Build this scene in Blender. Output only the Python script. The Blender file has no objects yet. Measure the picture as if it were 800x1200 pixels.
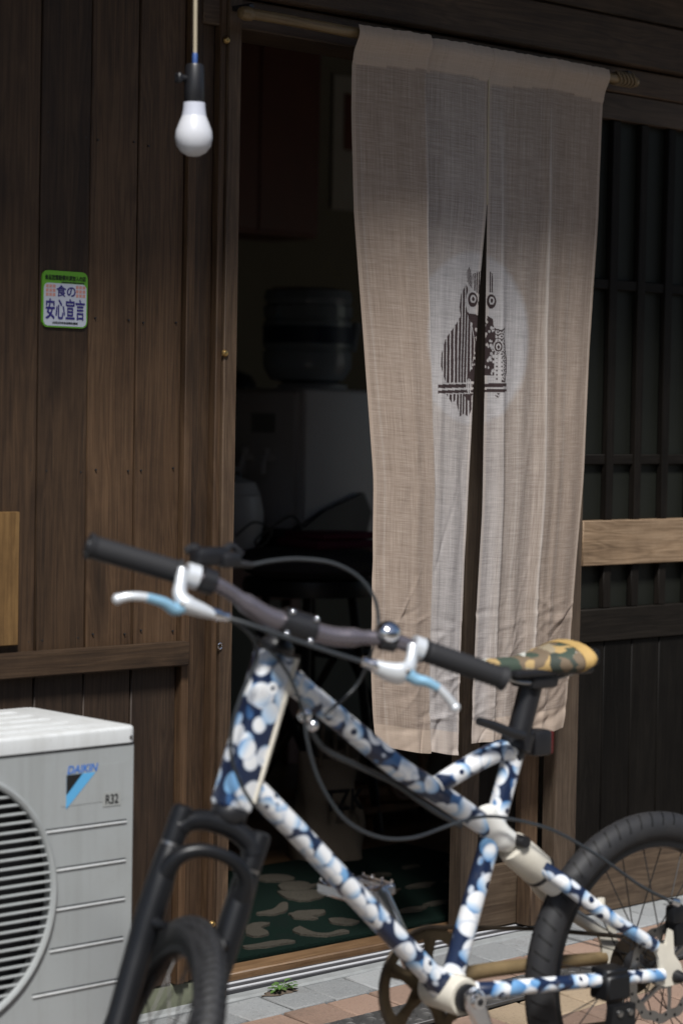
import bpy, bmesh, math, random
import numpy as np
from mathutils import Vector, Matrix
random.seed(7); RNG = np.random.default_rng(7)
R = math.radians
scene = bpy.context.scene
COL = scene.collection

# ------------------------------------------------------------------ camera
FPX = 2700.0                       # focal length, in pixels of the 800 x 1200 photograph
YAW, PITCH, ROLL = R(46.8), R(2.4), R(1.03)
CAM = np.array([0.0, -3.27, 1.14])
FW = np.array([math.cos(YAW)*math.cos(PITCH), math.sin(YAW)*math.cos(PITCH), -math.sin(PITCH)])
_rt = np.array([math.sin(YAW), -math.cos(YAW), 0.0]); _up = np.cross(_rt, FW)
RT = _rt*math.cos(ROLL) + _up*math.sin(ROLL)
UP = -_rt*math.sin(ROLL) + _up*math.cos(ROLL)
cd = bpy.data.cameras.new('camera'); cam = bpy.data.objects.new('camera', cd); COL.objects.link(cam)
cd.sensor_fit = 'VERTICAL'; cd.sensor_height = 36.0; cd.lens = 36.0*FPX/1200.0
cd.clip_start = 0.05; cd.clip_end = 500.0
cd.dof.use_dof = True; cd.dof.focus_distance = 4.40; cd.dof.aperture_fstop = 3.1; cd.dof.aperture_blades = 9
cam.matrix_world = Matrix(((RT[0], UP[0], -FW[0], CAM[0]), (RT[1], UP[1], -FW[1], CAM[1]),
                           (RT[2], UP[2], -FW[2], CAM[2]), (0, 0, 0, 1)))
scene.camera = cam

# ------------------------------------------------------------------ sky and sun (bright thin overcast)
SUN_EL, SUN_AZ = R(54), math.atan2(-0.62, -0.78)          # azimuth as (x, y) = (sin, cos)
w = bpy.data.worlds.new('World'); scene.world = w; w.use_nodes = True
nt = w.node_tree; nt.nodes.clear()
sky = nt.nodes.new('ShaderNodeTexSky'); sky.sky_type = 'NISHITA'; sky.sun_disc = False
sky.sun_elevation = SUN_EL; sky.sun_rotation = SUN_AZ; sky.air_density = 1.0; sky.dust_density = 1.5; sky.ozone_density = 0.6
bg = nt.nodes.new('ShaderNodeBackground'); bg.inputs['Strength'].default_value = 0.06
wo = nt.nodes.new('ShaderNodeOutputWorld')
nt.links.new(sky.outputs[0], bg.inputs[0]); nt.links.new(bg.outputs[0], wo.inputs[0])
sl = bpy.data.lights.new('sun', 'SUN'); sl.energy = 3.5; sl.angle = R(10); sl.color = (1.0, 0.985, 0.955)
sun = bpy.data.objects.new('sun', sl); COL.objects.link(sun)
sdir = Vector((math.sin(SUN_AZ)*math.cos(SUN_EL), math.cos(SUN_AZ)*math.cos(SUN_EL), math.sin(SUN_EL)))
sun.rotation_euler = sdir.to_track_quat('Z', 'Y').to_euler(); sun.location = (0, -6, 8)
scene.view_settings.view_transform = 'Standard'; scene.view_settings.look = 'None'
scene.view_settings.gamma = 1.0; scene.view_settings.exposure = 0.45
scene.view_settings.use_curve_mapping = False
scene.render.engine = 'CYCLES'
try:
    scene.cycles.use_denoising = True
    scene.cycles.denoiser = 'OPENIMAGEDENOISE'
except Exception: pass
scene.cycles.max_bounces = 8; scene.cycles.diffuse_bounces = 5; scene.cycles.transparent_max_bounces = 12
scene.cycles.sample_clamp_indirect = 6.0
scene.cycles.caustics_reflective = False; scene.cycles.caustics_refractive = False

# ------------------------------------------------------------------ helpers
def at(px, py, y):
    """the point of the vertical plane at depth y behind the facade that a pixel of the photograph looks at"""
    d = FW + RT*(px-400)/FPX - UP*(py-600)/FPX
    t = (y - CAM[1])/d[1]
    return CAM + d*t
def gz(x, y):                       # the apron falls gently away from the house
    return 0.046 + 0.015*(x-2.9) + 0.05*y
def srgb(r, g, b):
    f = lambda c: (c/12.92 if c <= 0.04045 else ((c+0.055)/1.055)**2.4)
    return (f(r/255), f(g/255), f(b/255), 1.0)
def lin(r, g, b): return (r, g, b, 1.0)

def obj(name, geo, mat, parent=None, smooth=True, loc=None, angle=40):
    v, f = geo
    me = bpy.data.meshes.new(name); me.from_pydata([tuple(map(float, p)) for p in v], [], f); me.update()
    if smooth:
        try: me.shade_smooth(); me.set_sharp_from_angle(angle=R(angle))
        except Exception: pass
    if mat is not None: me.materials.append(mat)
    o = bpy.data.objects.new(name, me); COL.objects.link(o)
    if parent is not None: o.parent = parent
    if loc is not None: o.location = loc
    return o
def inst(src, loc=(0,0,0), rot=(0,0,0), parent=None, name=None, scale=None):
    o = src.copy(); COL.objects.link(o); o.location = loc; o.rotation_euler = rot
    if parent is not None: o.parent = parent
    if name: o.name = name
    if scale: o.scale = scale
    return o
def thing(name, label, cat, loc=(0,0,0), rot=(0,0,0), group=None):
    o = bpy.data.objects.new(name, None); COL.objects.link(o); o.empty_display_size = .1
    o.location = loc; o.rotation_euler = rot; tag(o, label, cat, group); return o
def tag(o, label=None, cat=None, group=None, kind=None):
    if label: o['label'] = label
    if cat: o['category'] = cat
    if group: o['group'] = group
    if kind: o['kind'] = kind
    return o
def join(*gs):
    V, Fc = [], []
    for v, f in gs:
        n = len(V); V += [tuple(p) for p in v]; Fc += [tuple(i+n for i in q) for q in f]
    return V, Fc
def tr(g, off): return [(p[0]+off[0], p[1]+off[1], p[2]+off[2]) for p in g[0]], g[1]
def xf(g, m): return [tuple(m @ Vector(p)) for p in g[0]], g[1]
def bm_geo(bm):
    bm.verts.ensure_lookup_table(); bm.verts.index_update()
    g = [tuple(v.co) for v in bm.verts], [tuple(v.index for v in f.verts) for f in bm.faces]
    bm.free(); return g
def rbox(sx, sy, sz, bev=0.002, seg=1, wob=0.0):
    bm = bmesh.new(); bmesh.ops.create_cube(bm, size=1.0)
    bmesh.ops.scale(bm, vec=(sx, sy, sz), verts=bm.verts)
    if wob:
        for v in bm.verts: v.co += Vector([random.uniform(-wob, wob) for _ in range(3)])
    if bev: bmesh.ops.bevel(bm, geom=list(bm.edges), offset=min(bev, .45*min(sx, sy, sz)), segments=seg, affect='EDGES', profile=0.5)
    return bm_geo(bm)
def box(name, x0, x1, y0, y1, z0, z1, mat, parent=None, bev=0.002, seg=1, wob=0.0, origin=(0,0,0)):
    c = ((x0+x1)/2-origin[0], (y0+y1)/2-origin[1], (z0+z1)/2-origin[2])
    return obj(name, rbox(x1-x0, y1-y0, z1-z0, bev, seg, wob), mat, parent, loc=c)
def catmull(P, n=8):
    P = [np.array(p, float) for p in P]; Q = [2*P[0]-P[1]] + P + [2*P[-1]-P[-2]]; out = []
    for i in range(1, len(Q)-2):
        p0, p1, p2, p3 = Q[i-1:i+3]
        for k in range(n):
            t = k/n
            out.append(0.5*(2*p1+(p2-p0)*t+(2*p0-5*p1+4*p2-p3)*t*t+(3*p1-p0-3*p2+p3)*t**3))
    out.append(P[-1]); return out
def sweep(P, rad, seg=12, caps=True, flat=None, ref=None):
    """tube along P; rad a number or list; flat=(k1,k2) squashes the section along the two frame axes"""
    P = [np.array(p, float) for p in P]; n = len(P)
    if not hasattr(rad, '__len__'): rad = [rad]*n
    if len(rad) != n: rad = np.interp(np.linspace(0, 1, n), np.linspace(0, 1, len(rad)), rad)
    T = [(P[min(i+1, n-1)]-P[max(i-1, 0)]) for i in range(n)]; T = [t/(np.linalg.norm(t)+1e-12) for t in T]
    r = np.array(ref if ref is not None else ((0,0,1) if abs(T[0][2]) < .9 else (0,1,0)), float)
    e1 = r - T[0]*(r@T[0]); e1 /= np.linalg.norm(e1)
    V, Fc = [], []; k1, k2 = flat or (1, 1)
    for i in range(n):
        e1 = e1 - T[i]*(e1@T[i]); e1 /= np.linalg.norm(e1); e2 = np.cross(T[i], e1)
        for j in range(seg):
            a = 2*math.pi*j/seg
            V.append(tuple(P[i] + rad[i]*(k1*math.cos(a)*e1 + k2*math.sin(a)*e2)))
    for i in range(n-1):
        for j in range(seg):
            k = (j+1) % seg
            Fc.append((i*seg+j, i*seg+k, (i+1)*seg+k, (i+1)*seg+j))
    if caps:
        Fc.append(tuple(reversed(range(seg)))); Fc.append(tuple((n-1)*seg+j for j in range(seg)))
    return V, Fc
def lathe(prof, seg=24, axis='z'):
    V, Fc = [], []
    for r, h in prof:
        for j in range(seg):
            a = 2*math.pi*j/seg; c, s = r*math.cos(a), r*math.sin(a)
            V.append({'z': (c, s, h), 'y': (s, h, c), 'x': (h, c, s)}[axis])
    for i in range(len(prof)-1):
        for j in range(seg):
            k = (j+1) % seg; Fc.append((i*seg+j, i*seg+k, (i+1)*seg+k, (i+1)*seg+j))
    if prof[0][0] > 1e-6: Fc.append(tuple(reversed(range(seg))))
    if prof[-1][0] > 1e-6: Fc.append(tuple((len(prof)-1)*seg+j for j in range(seg)))
    return V, Fc
def prism(poly, d0, d1, axis='y'):
    """polygon (p, q) extruded between d0 and d1 along an axis"""
    m = {'y': lambda p, q, d: (p, d, q), 'z': lambda p, q, d: (p, q, d), 'x': lambda p, q, d: (d, p, q)}[axis]
    n = len(poly); V = [m(p, q, d0) for p, q in poly] + [m(p, q, d1) for p, q in poly]
    Fc = [tuple(range(n)), tuple(reversed(range(n, 2*n)))] + [(i, i+n, (i+1) % n+n, (i+1) % n) for i in range(n)]
    return V, Fc
def rrect(x0, x1, z0, z1, r, n=5):
    P = []
    for cx, cz, a0 in ((x1-r, z1-r, 0), (x0+r, z1-r, 90), (x0+r, z0+r, 180), (x1-r, z0+r, 270)):
        for k in range(n+1):
            a = R(a0+90*k/n); P.append((cx+r*math.cos(a), cz+r*math.sin(a)))
    return P
def text_geo(s, size, fit=None, extrude=0.0004, shear=0.0, bold=0.0):
    """lettering as mesh geometry in the x-z plane, facing -y, its lower left corner at 0,0"""
    cu = bpy.data.curves.new('t', 'FONT'); cu.body = s; cu.size = size; cu.extrude = extrude; cu.shear = shear
    o = bpy.data.objects.new('t', cu); COL.objects.link(o)
    dg = bpy.context.evaluated_depsgraph_get(); me = bpy.data.meshes.new_from_object(o.evaluated_get(dg))
    v = np.array([tuple(x.co) for x in me.vertices]); f = [tuple(p.vertices) for p in me.polygons]
    bpy.data.objects.remove(o); bpy.data.curves.remove(cu); bpy.data.meshes.remove(me)
    if len(v) == 0: return [], []
    v[:, :2] -= v[:, :2].min(0)
    if bold:                           # heavier strokes: shifted copies, each a hair behind the last
        n0 = len(v); vv, ff = [v], list(f); b = bold*size*10
        for q, (dx, dy) in enumerate(((b, 0), (0, b), (b, b), (b*.5, b*.5))):
            w_ = v.copy(); w_[:, 0] += dx; w_[:, 1] += dy; w_[:, 2] -= .00004*(q+1); vv.append(w_); ff += [tuple(i+n0*(q+1) for i in p) for p in f]
        v = np.concatenate(vv); f = ff
    if fit: v[:, 0] *= fit[0]/v[:, 0].max(); v[:, 1] *= fit[1]/v[:, 1].max()
    return [(p[0], -p[2], p[1]) for p in v], f

# ------------------------------------------------------------------ materials
class NT:
    def __init__(s, name):
        s.m = bpy.data.materials.new(name); s.m.use_nodes = True; s.t = s.m.node_tree; s.t.nodes.clear()
        s.out = s.n('ShaderNodeOutputMaterial')
    def n(s, typ, **kw):
        x = s.t.nodes.new(typ)
        for k, v in kw.items():
            if hasattr(x, k): setattr(x, k, v)
        return x
    def l(s, a, b): s.t.links.new(a, b)
    def val(s, sock, v):
        if isinstance(v, (int, float, tuple, list)): sock.default_value = v
        else: s.l(v, sock)
    def math(s, op, a, b=0.0, clamp=False):
        x = s.n('ShaderNodeMath', operation=op, use_clamp=clamp); s.val(x.inputs[0], a); s.val(x.inputs[1], b); return x.outputs[0]
    def mix(s, fac, a, b, mode='MIX'):
        x = s.n('ShaderNodeMix', data_type='RGBA', blend_type=mode); s.val(x.inputs[0], fac); s.val(x.inputs[6], a); s.val(x.inputs[7], b); return x.outputs[2]
    def ramp(s, fac, stops, interp='LINEAR'):
        x = s.n('ShaderNodeValToRGB'); x.color_ramp.interpolation = interp; e = x.color_ramp.elements
        while len(e) > 1: e.remove(e[-1])
        e[0].position, e[0].color = stops[0][0], stops[0][1]
        for p, c in stops[1:]:
            q = e.new(p); q.color = c
        s.l(fac, x.inputs[0]); return x.outputs[0]
    def noise(s, vec, scale, detail=3, rough=.55, dist=0.0):
        x = s.n('ShaderNodeTexNoise'); x.inputs['Scale'].default_value = scale; x.inputs['Detail'].default_value = detail
        x.inputs['Roughness'].default_value = rough; x.inputs['Distortion'].default_value = dist
        if vec is not None: s.l(vec, x.inputs['Vector'])
        return x.outputs[0]
    def mapping(s, vec, scale=(1,1,1), loc=(0,0,0), rot=(0,0,0)):
        x = s.n('ShaderNodeMapping'); s.l(vec, x.inputs[0]); s.val(x.inputs[1], loc); x.inputs[2].default_value = rot; x.inputs[3].default_value = scale; return x.outputs[0]
    def coord(s, which='Object', rand=True):
        tc = s.n('ShaderNodeTexCoord'); v = tc.outputs[which]
        if not rand: return v
        oi = s.n('ShaderNodeObjectInfo'); a = s.n('ShaderNodeVectorMath', operation='MULTIPLY_ADD')
        cb = s.n('ShaderNodeCombineXYZ'); s.l(oi.outputs['Random'], cb.inputs[0]); s.l(oi.outputs['Random'], cb.inputs[1]); s.l(oi.outputs['Random'], cb.inputs[2])
        s.l(cb.outputs[0], a.inputs[0]); a.inputs[1].default_value = (37.1, 21.7, 53.3); s.l(v, a.inputs[2]); return a.outputs[0]
    def rnd(s): return s.n('ShaderNodeObjectInfo').outputs['Random']
    def bump(s, h, strength=.3, dist=.002):
        b = s.n('ShaderNodeBump'); b.inputs['Strength'].default_value = strength; b.inputs['Distance'].default_value = dist; s.l(h, b.inputs['Height']); return b.outputs[0]
    def bsdf(s, color, rough=.5, metal=0.0, normal=None, spec=.5, **kw):
        p = s.n('ShaderNodeBsdfPrincipled'); s.val(p.inputs['Base Color'], color); s.val(p.inputs['Roughness'], rough); s.val(p.inputs['Metallic'], metal)
        p.inputs['Specular IOR Level'].default_value = spec
        if normal is not None: s.l(normal, p.inputs['Normal'])
        for k, v in kw.items(): s.val(p.inputs[k.replace('_', ' ')], v)
        s.l(p.outputs[0], s.out.inputs[0]); return p
def plain(name, color, rough=.5, metal=0.0, spec=.5, var=.12, nscale=14.0, bump=0.0, bscale=300.0, **kw):
    t = NT(name); c = t.coord('Object')
    n = t.noise(c, nscale, 5, .6)
    k = t.math('MULTIPLY_ADD', n, 2*var); t.t.nodes[-1].inputs[2].default_value = 1-var
    col = t.mix(1.0, color, (1,1,1,1), 'MULTIPLY'); mixn = t.t.nodes[-1]
    cb = t.n('ShaderNodeCombineColor'); [t.l(k, cb.inputs[i]) for i in range(3)]; t.l(cb.outputs[0], mixn.inputs[7])
    ro = t.math('MULTIPLY_ADD', n, .18); t.t.nodes[-1].inputs[2].default_value = rough-.09
    nm = t.bump(t.noise(c, bscale, 3), bump, .001) if bump else None
    t.bsdf(col, ro, metal, nm, spec, **kw); return t.m
def wood(name, dark, mid, light, axis='z', rough=.62, fine=1.0, knots=True, bump=.35, wear=.5, spec=.35):
    """weathered softwood; the grain runs along the object's own axis"""
    t = NT(name); c = t.coord('Object')
    sc = {'x': (1.6, 26, 26), 'y': (26, 1.6, 26), 'z': (26, 26, 1.6)}[axis]
    v = t.mapping(c, tuple(k*fine for k in sc))
    warp = t.noise(t.mapping(c, {'x': (2, 6, 6), 'y': (6, 2, 6), 'z': (6, 6, 2)}[axis]), 1.0, 2)
    vv = t.n('ShaderNodeVectorMath', operation='MULTIPLY_ADD'); cb = t.n('ShaderNodeCombineXYZ'); [t.l(warp, cb.inputs[i]) for i in range(3)]
    t.l(cb.outputs[0], vv.inputs[0]); vv.inputs[1].default_value = (1.1, 1.1, 1.1); t.l(v, vv.inputs[2])
    g = t.noise(vv.outputs[0], 1.0, 2, .5)
    rings = t.math('FRACT', t.math('MULTIPLY', g, 9.0))
    rings = t.math('ABSOLUTE', t.math('SUBTRACT', rings, .5))
    rings = t.math('MULTIPLY', rings, 2.0)
    fib = t.noise(t.mapping(c, {'x': (6, 420, 420), 'y': (420, 6, 420), 'z': (420, 420, 6)}[axis]), 1.0, 3, .7)
    blot = t.noise(t.mapping(c, {'x': (1.5, 5, 5), 'y': (5, 1.5, 5), 'z': (5, 5, 1.5)}[axis]), 1.0, 4, .65)
    h = t.math('ADD', t.math('MULTIPLY', rings, .14), t.math('MULTIPLY', fib, .55))
    h = t.math('ADD', h, t.math('MULTIPLY', blot, .50))
    col = t.ramp(h, [(.38, dark), (.60, mid), (.84, light)])
    tone = t.math('MULTIPLY_ADD', t.rnd(), .50); t.t.nodes[-1].inputs[2].default_value = .72
    cc = t.n('ShaderNodeCombineColor'); [t.l(tone, cc.inputs[i]) for i in range(3)]
    col = t.mix(1.0, col, cc.outputs[0], 'MULTIPLY')
    gr = t.noise(t.mapping(c, {'x': (1.1, 22, 22), 'y': (22, 1.1, 22), 'z': (22, 22, 1.1)}[axis]), 1.0, 6, .72, .6)
    g2 = t.noise(c, 7.0, 5, .7)
    gr = t.ramp(t.math('ADD', t.math('MULTIPLY', gr, .6), t.math('MULTIPLY', g2, .4)), [(.36, (.50,.47,.45,1)), (.52, (.90,.90,.89,1)), (.68, (1.16,1.14,1.10,1))])
    col = t.mix(1.0, col, gr, 'MULTIPLY')
    if knots:
        kv = t.mapping(c, {'x': (2.2, 9, 9), 'y': (9, 2.2, 9), 'z': (9, 9, 2.2)}[axis])
        vo = t.n('ShaderNodeTexVoronoi'); vo.inputs['Scale'].default_value = .75; t.l(kv, vo.inputs['Vector'])
        km = t.math('SUBTRACT', 1.0, t.math('MULTIPLY', vo.outputs['Distance'], 4.4), clamp=True)
        col = t.mix(t.math('MULTIPLY', km, .85), col, (dark[0]*.35, dark[1]*.35, dark[2]*.35, 1))
    # scuffs and dust with a shape of their own
    sf = t.ramp(t.noise(t.mapping(c, {'x': (3, 16, 16), 'y': (16, 3, 16), 'z': (16, 16, 3)}[axis]), 1.0, 6, .75), [(.60, (0,0,0,1)), (.76, (1,1,1,1))])
    col = t.mix(t.math('MULTIPLY', sf, wear*.5), col, (light[0]*1.35, light[1]*1.3, light[2]*1.25, 1))
    nm = t.bump(t.math('ADD', t.math('MULTIPLY', fib, .6), t.math('MULTIPLY', rings, .4)), bump, .0015)
    t.bsdf(col, rough, 0, nm, spec); return t.m
M = {}
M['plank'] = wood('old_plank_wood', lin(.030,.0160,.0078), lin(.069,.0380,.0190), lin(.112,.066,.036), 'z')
M['plank_low'] = wood('darker_plank_wood', lin(.014,.0080,.0048), lin(.032,.0190,.0115), lin(.060,.038,.024), 'z')  # darker tone for the planks below the rail
M['plank_h'] = wood('old_rail_wood', lin(.028,.016,.0085), lin(.068,.040,.0215), lin(.120,.075,.043), 'x', knots=False)
M['post'] = wood('grey_post_wood', lin(.042,.0255,.0150), lin(.100,.062,.037), lin(.17,.113,.070), 'z', knots=False, wear=.8)
M['stile'] = wood('door_stile_wood', lin(.030,.021,.0145), lin(.064,.045,.031), lin(.105,.078,.056), 'z', knots=False)
M['rail_pale'] = wood('pale_rail_wood', lin(.075,.048,.028), lin(.20,.135,.083), lin(.30,.215,.14), 'x', wear=.9)
M['beam'] = wood('lintel_wood', lin(.036,.0215,.0125), lin(.078,.048,.029), lin(.135,.088,.056), 'x', knots=False, wear=1.0)
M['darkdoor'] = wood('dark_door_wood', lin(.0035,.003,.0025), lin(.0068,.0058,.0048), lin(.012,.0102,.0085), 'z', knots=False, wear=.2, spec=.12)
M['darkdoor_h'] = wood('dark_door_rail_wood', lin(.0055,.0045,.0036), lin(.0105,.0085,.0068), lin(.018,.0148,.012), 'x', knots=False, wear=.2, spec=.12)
M['floor'] = wood('floor_wood', lin(.07,.038,.018), lin(.15,.082,.040), lin(.22,.13,.07), 'x', rough=.4, knots=False)
M['sillwood'] = wood('threshold_wood', lin(.10,.055,.027), lin(.23,.135,.070), lin(.33,.21,.12), 'x', rough=.45, knots=False)
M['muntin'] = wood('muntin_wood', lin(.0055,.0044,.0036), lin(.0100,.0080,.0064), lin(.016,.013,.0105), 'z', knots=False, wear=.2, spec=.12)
M['rope'] = plain('brown_rope', lin(.16,.115,.065), .8)
M['bamboo'] = wood('bamboo', lin(.12,.075,.035), lin(.25,.17,.085), lin(.33,.25,.14), 'x', rough=.4, knots=False)
M['yellowboard'] = wood('yellow_board', lin(.13,.070,.024), lin(.20,.112,.040), lin(.25,.15,.06), 'z', knots=False)
M['brass'] = plain('brass', lin(.50,.33,.13), .4, 1.0)
M['black'] = plain('black_plastic', lin(.012,.012,.014), .42)
M['rubber'] = plain('black_rubber', lin(.014,.014,.016), .7, bump=.3, bscale=600)
M['chrome'] = plain('chrome', lin(.80,.80,.82), .12, 1.0, var=.05)
M['alu'] = plain('aluminium', lin(.68,.68,.70), .22, 1.0)
M['silverpaint'] = plain('silver_lever', lin(.74,.77,.80), .34, .35)
M['bluepaint'] = plain('light_blue_anodised', lin(.30,.54,.72), .34, .35)
M['steel'] = plain('steel', lin(.36,.35,.34), .38, 1.0)
M['spoke'] = plain('dull_spoke', lin(.045,.043,.042), .45, .7)
M['rust'] = plain('worn_bronze', lin(.085,.064,.040), .36, .85, var=.45, nscale=40)
M['chain'] = plain('oily_chain', lin(.055,.042,.030), .5, .7, var=.4, nscale=60)
M['white'] = plain('white_paint', lin(.78,.77,.73), .33, var=.06)
M['oldwhite'] = plain('stained_white_paint', lin(.66,.62,.53), .40, var=.22, nscale=30)
M['forkblack'] = plain('fork_black', lin(.008,.0085,.010), .38, spec=.35)
M['barpaint'] = plain('handlebar_satin', lin(.20,.18,.20), .28, .65)
M['trackbed'] = plain('dull_track_bed', lin(.055,.055,.06), .6, .2, var=.3, nscale=30)
M['railalu'] = plain('worn_aluminium_ridge', lin(.80,.80,.82), .32, .45, var=.08)
M['cable'] = plain('cable_housing', lin(.028,.032,.036), .38)
M['red'] = plain('red_lens', lin(.10,.010,.010), .25)
def mat_enamel(name, colr, amt):
    t = NT(name); c = t.coord('Object', rand=False)
    st = t.ramp(t.noise(t.mapping(c, (38, 38, 2.2)), 1.0, 5, .7), [(.46, (1,1,1,1)), (.74, (.74,.73,.70,1))])
    col = t.mix(amt, colr, st, 'MULTIPLY')
    sp = t.ramp(t.noise(c, 130, 4, .75), [(.66, (0,0,0,1)), (.74, (1,1,1,1))]); col = t.mix(t.math('MULTIPLY', sp, .5), col, lin(.13,.12,.10))
    gr = t.ramp(t.noise(c, 9, 5, .7), [(.50, (0,0,0,1)), (.78, (1,1,1,1))]); col = t.mix(t.math('MULTIPLY', gr, .22), col, lin(.24,.235,.21))
    t.bsdf(col, .42, 0, t.bump(t.noise(c, 900, 2), .06, .001), .45); return t.m
M['acshaded'] = mat_enamel('aircon_shaded_enamel', lin(.345,.362,.362), .45)  # white enamel darkened to paint in the shade of the upright faces
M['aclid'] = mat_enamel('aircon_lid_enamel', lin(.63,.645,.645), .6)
M['acdark'] = plain('aircon_fan_black', lin(.010,.010,.013), .6)
M['navyprint'] = plain('navy_ink', lin(.030,.022,.17), .5, var=.03)
M['greenprint'] = plain('green_ink', lin(.115,.33,.025), .45, var=.05)
M['whiteprint'] = plain('sticker_white', lin(.50,.53,.60), .45, var=.04)
M['blackprint'] = plain('black_ink', lin(.012,.012,.012), .5, var=.05)
M['pinkprint'] = plain('pink_ink', lin(.55,.27,.23), .5, var=.05)
M['blueprint'] = plain('blue_ink', lin(.035,.16,.52), .5, var=.05)
M['cyanprint'] = plain('light_blue_ink', lin(.11,.40,.70), .45, var=.05)
M['badge'] = plain('badge_grey', lin(.33,.34,.33), .5, var=.05)
M['bulb'] = plain('bulb_white', lin(.60,.61,.65), .30, var=.03)
M['bulbneck'] = plain('bulb_neck', lin(.56,.58,.66), .35, var=.03)
M['cord'] = plain('cream_cord', lin(.42,.36,.26), .6)
M['bluetape'] = plain('blue_tape', lin(.03,.08,.25), .5)
M['concrete'] = plain('concrete_edging', lin(.26,.27,.27), .8, var=.3, nscale=30, bump=.4, bscale=200)
M['mossy'] = plain('mossy_concrete', lin(.15,.16,.11), .9, var=.4, nscale=25, bump=.4, bscale=150)
M['plaster'] = plain('olive_plaster', lin(.21,.195,.145), .9, var=.2, nscale=4)
M['ceiling'] = plain('dark_ceiling', lin(.05,.04,.03), .9)
M['redwood'] = plain('red_lacquer_wood', lin(.135,.040,.022), .45, var=.3, nscale=8)
M['appliance'] = plain('appliance_white', lin(.74,.72,.72), .4, var=.05)
M['applgrey'] = plain('appliance_grey', lin(.30,.30,.30), .4, var=.05)
M['paper'] = plain('paper', lin(.42,.40,.34), .7)
M['canvas'] = plain('canvas_cloth', lin(.17,.135,.10), .9, var=.18, nscale=20, bump=.5, bscale=500)
M['wicker'] = plain('wicker', lin(.17,.085,.040), .6, var=.4, nscale=60)
M['magenta'] = plain('magenta_cloth', lin(.16,.022,.055), .9)
M['greycloth'] = plain('grey_cloth', lin(.05,.048,.055), .95)
M['leaf'] = plain('weed_leaf', lin(.075,.145,.035), .5, var=.25, nscale=60)
M['soil'] = plain('dry_soil', lin(.10,.075,.055), .95, var=.4, nscale=120, bump=.8)

def mat_glass():
    t = NT('window_glass'); tr_ = t.n('ShaderNodeBsdfTransparent'); tr_.inputs[0].default_value = (.55,.60,.55,1)
    gl = t.n('ShaderNodeBsdfGlossy'); gl.inputs['Roughness'].default_value = .05; gl.inputs[0].default_value = (.8,.8,.8,1)
    lw = t.n('ShaderNodeFresnel'); lw.inputs[0].default_value = 1.35
    mx = t.n('ShaderNodeMixShader'); t.l(lw.outputs[0], mx.inputs[0]); t.l(tr_.outputs[0], mx.inputs[1]); t.l(gl.outputs[0], mx.inputs[2]); t.l(mx.outputs[0], t.out.inputs[0]); return t.m
M['glass'] = plain('dusty_door_glass', lin(.0120,.0130,.0105), .5, spec=.15, var=.3, nscale=5)
def mat_bottle():
    t = NT('water_bottle_plastic'); tr_ = t.n('ShaderNodeBsdfTransparent'); tr_.inputs[0].default_value = (.45,.56,.68,1)
    gl = t.n('ShaderNodeBsdfGlossy'); gl.inputs['Roughness'].default_value = .08
    df = t.n('ShaderNodeBsdfDiffuse'); df.inputs[0].default_value = (.46,.53,.60,1)
    m1 = t.n('ShaderNodeMixShader'); m1.inputs[0].default_value = .62; t.l(tr_.outputs[0], m1.inputs[1]); t.l(df.outputs[0], m1.inputs[2])
    lw = t.n('ShaderNodeFresnel'); lw.inputs[0].default_value = 1.45
    mx = t.n('ShaderNodeMixShader'); t.l(lw.outputs[0], mx.inputs[0]); t.l(m1.outputs[0], mx.inputs[1]); t.l(gl.outputs[0], mx.inputs[2]); t.l(mx.outputs[0], t.out.inputs[0]); return t.m
M['bottle'] = mat_bottle()

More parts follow.
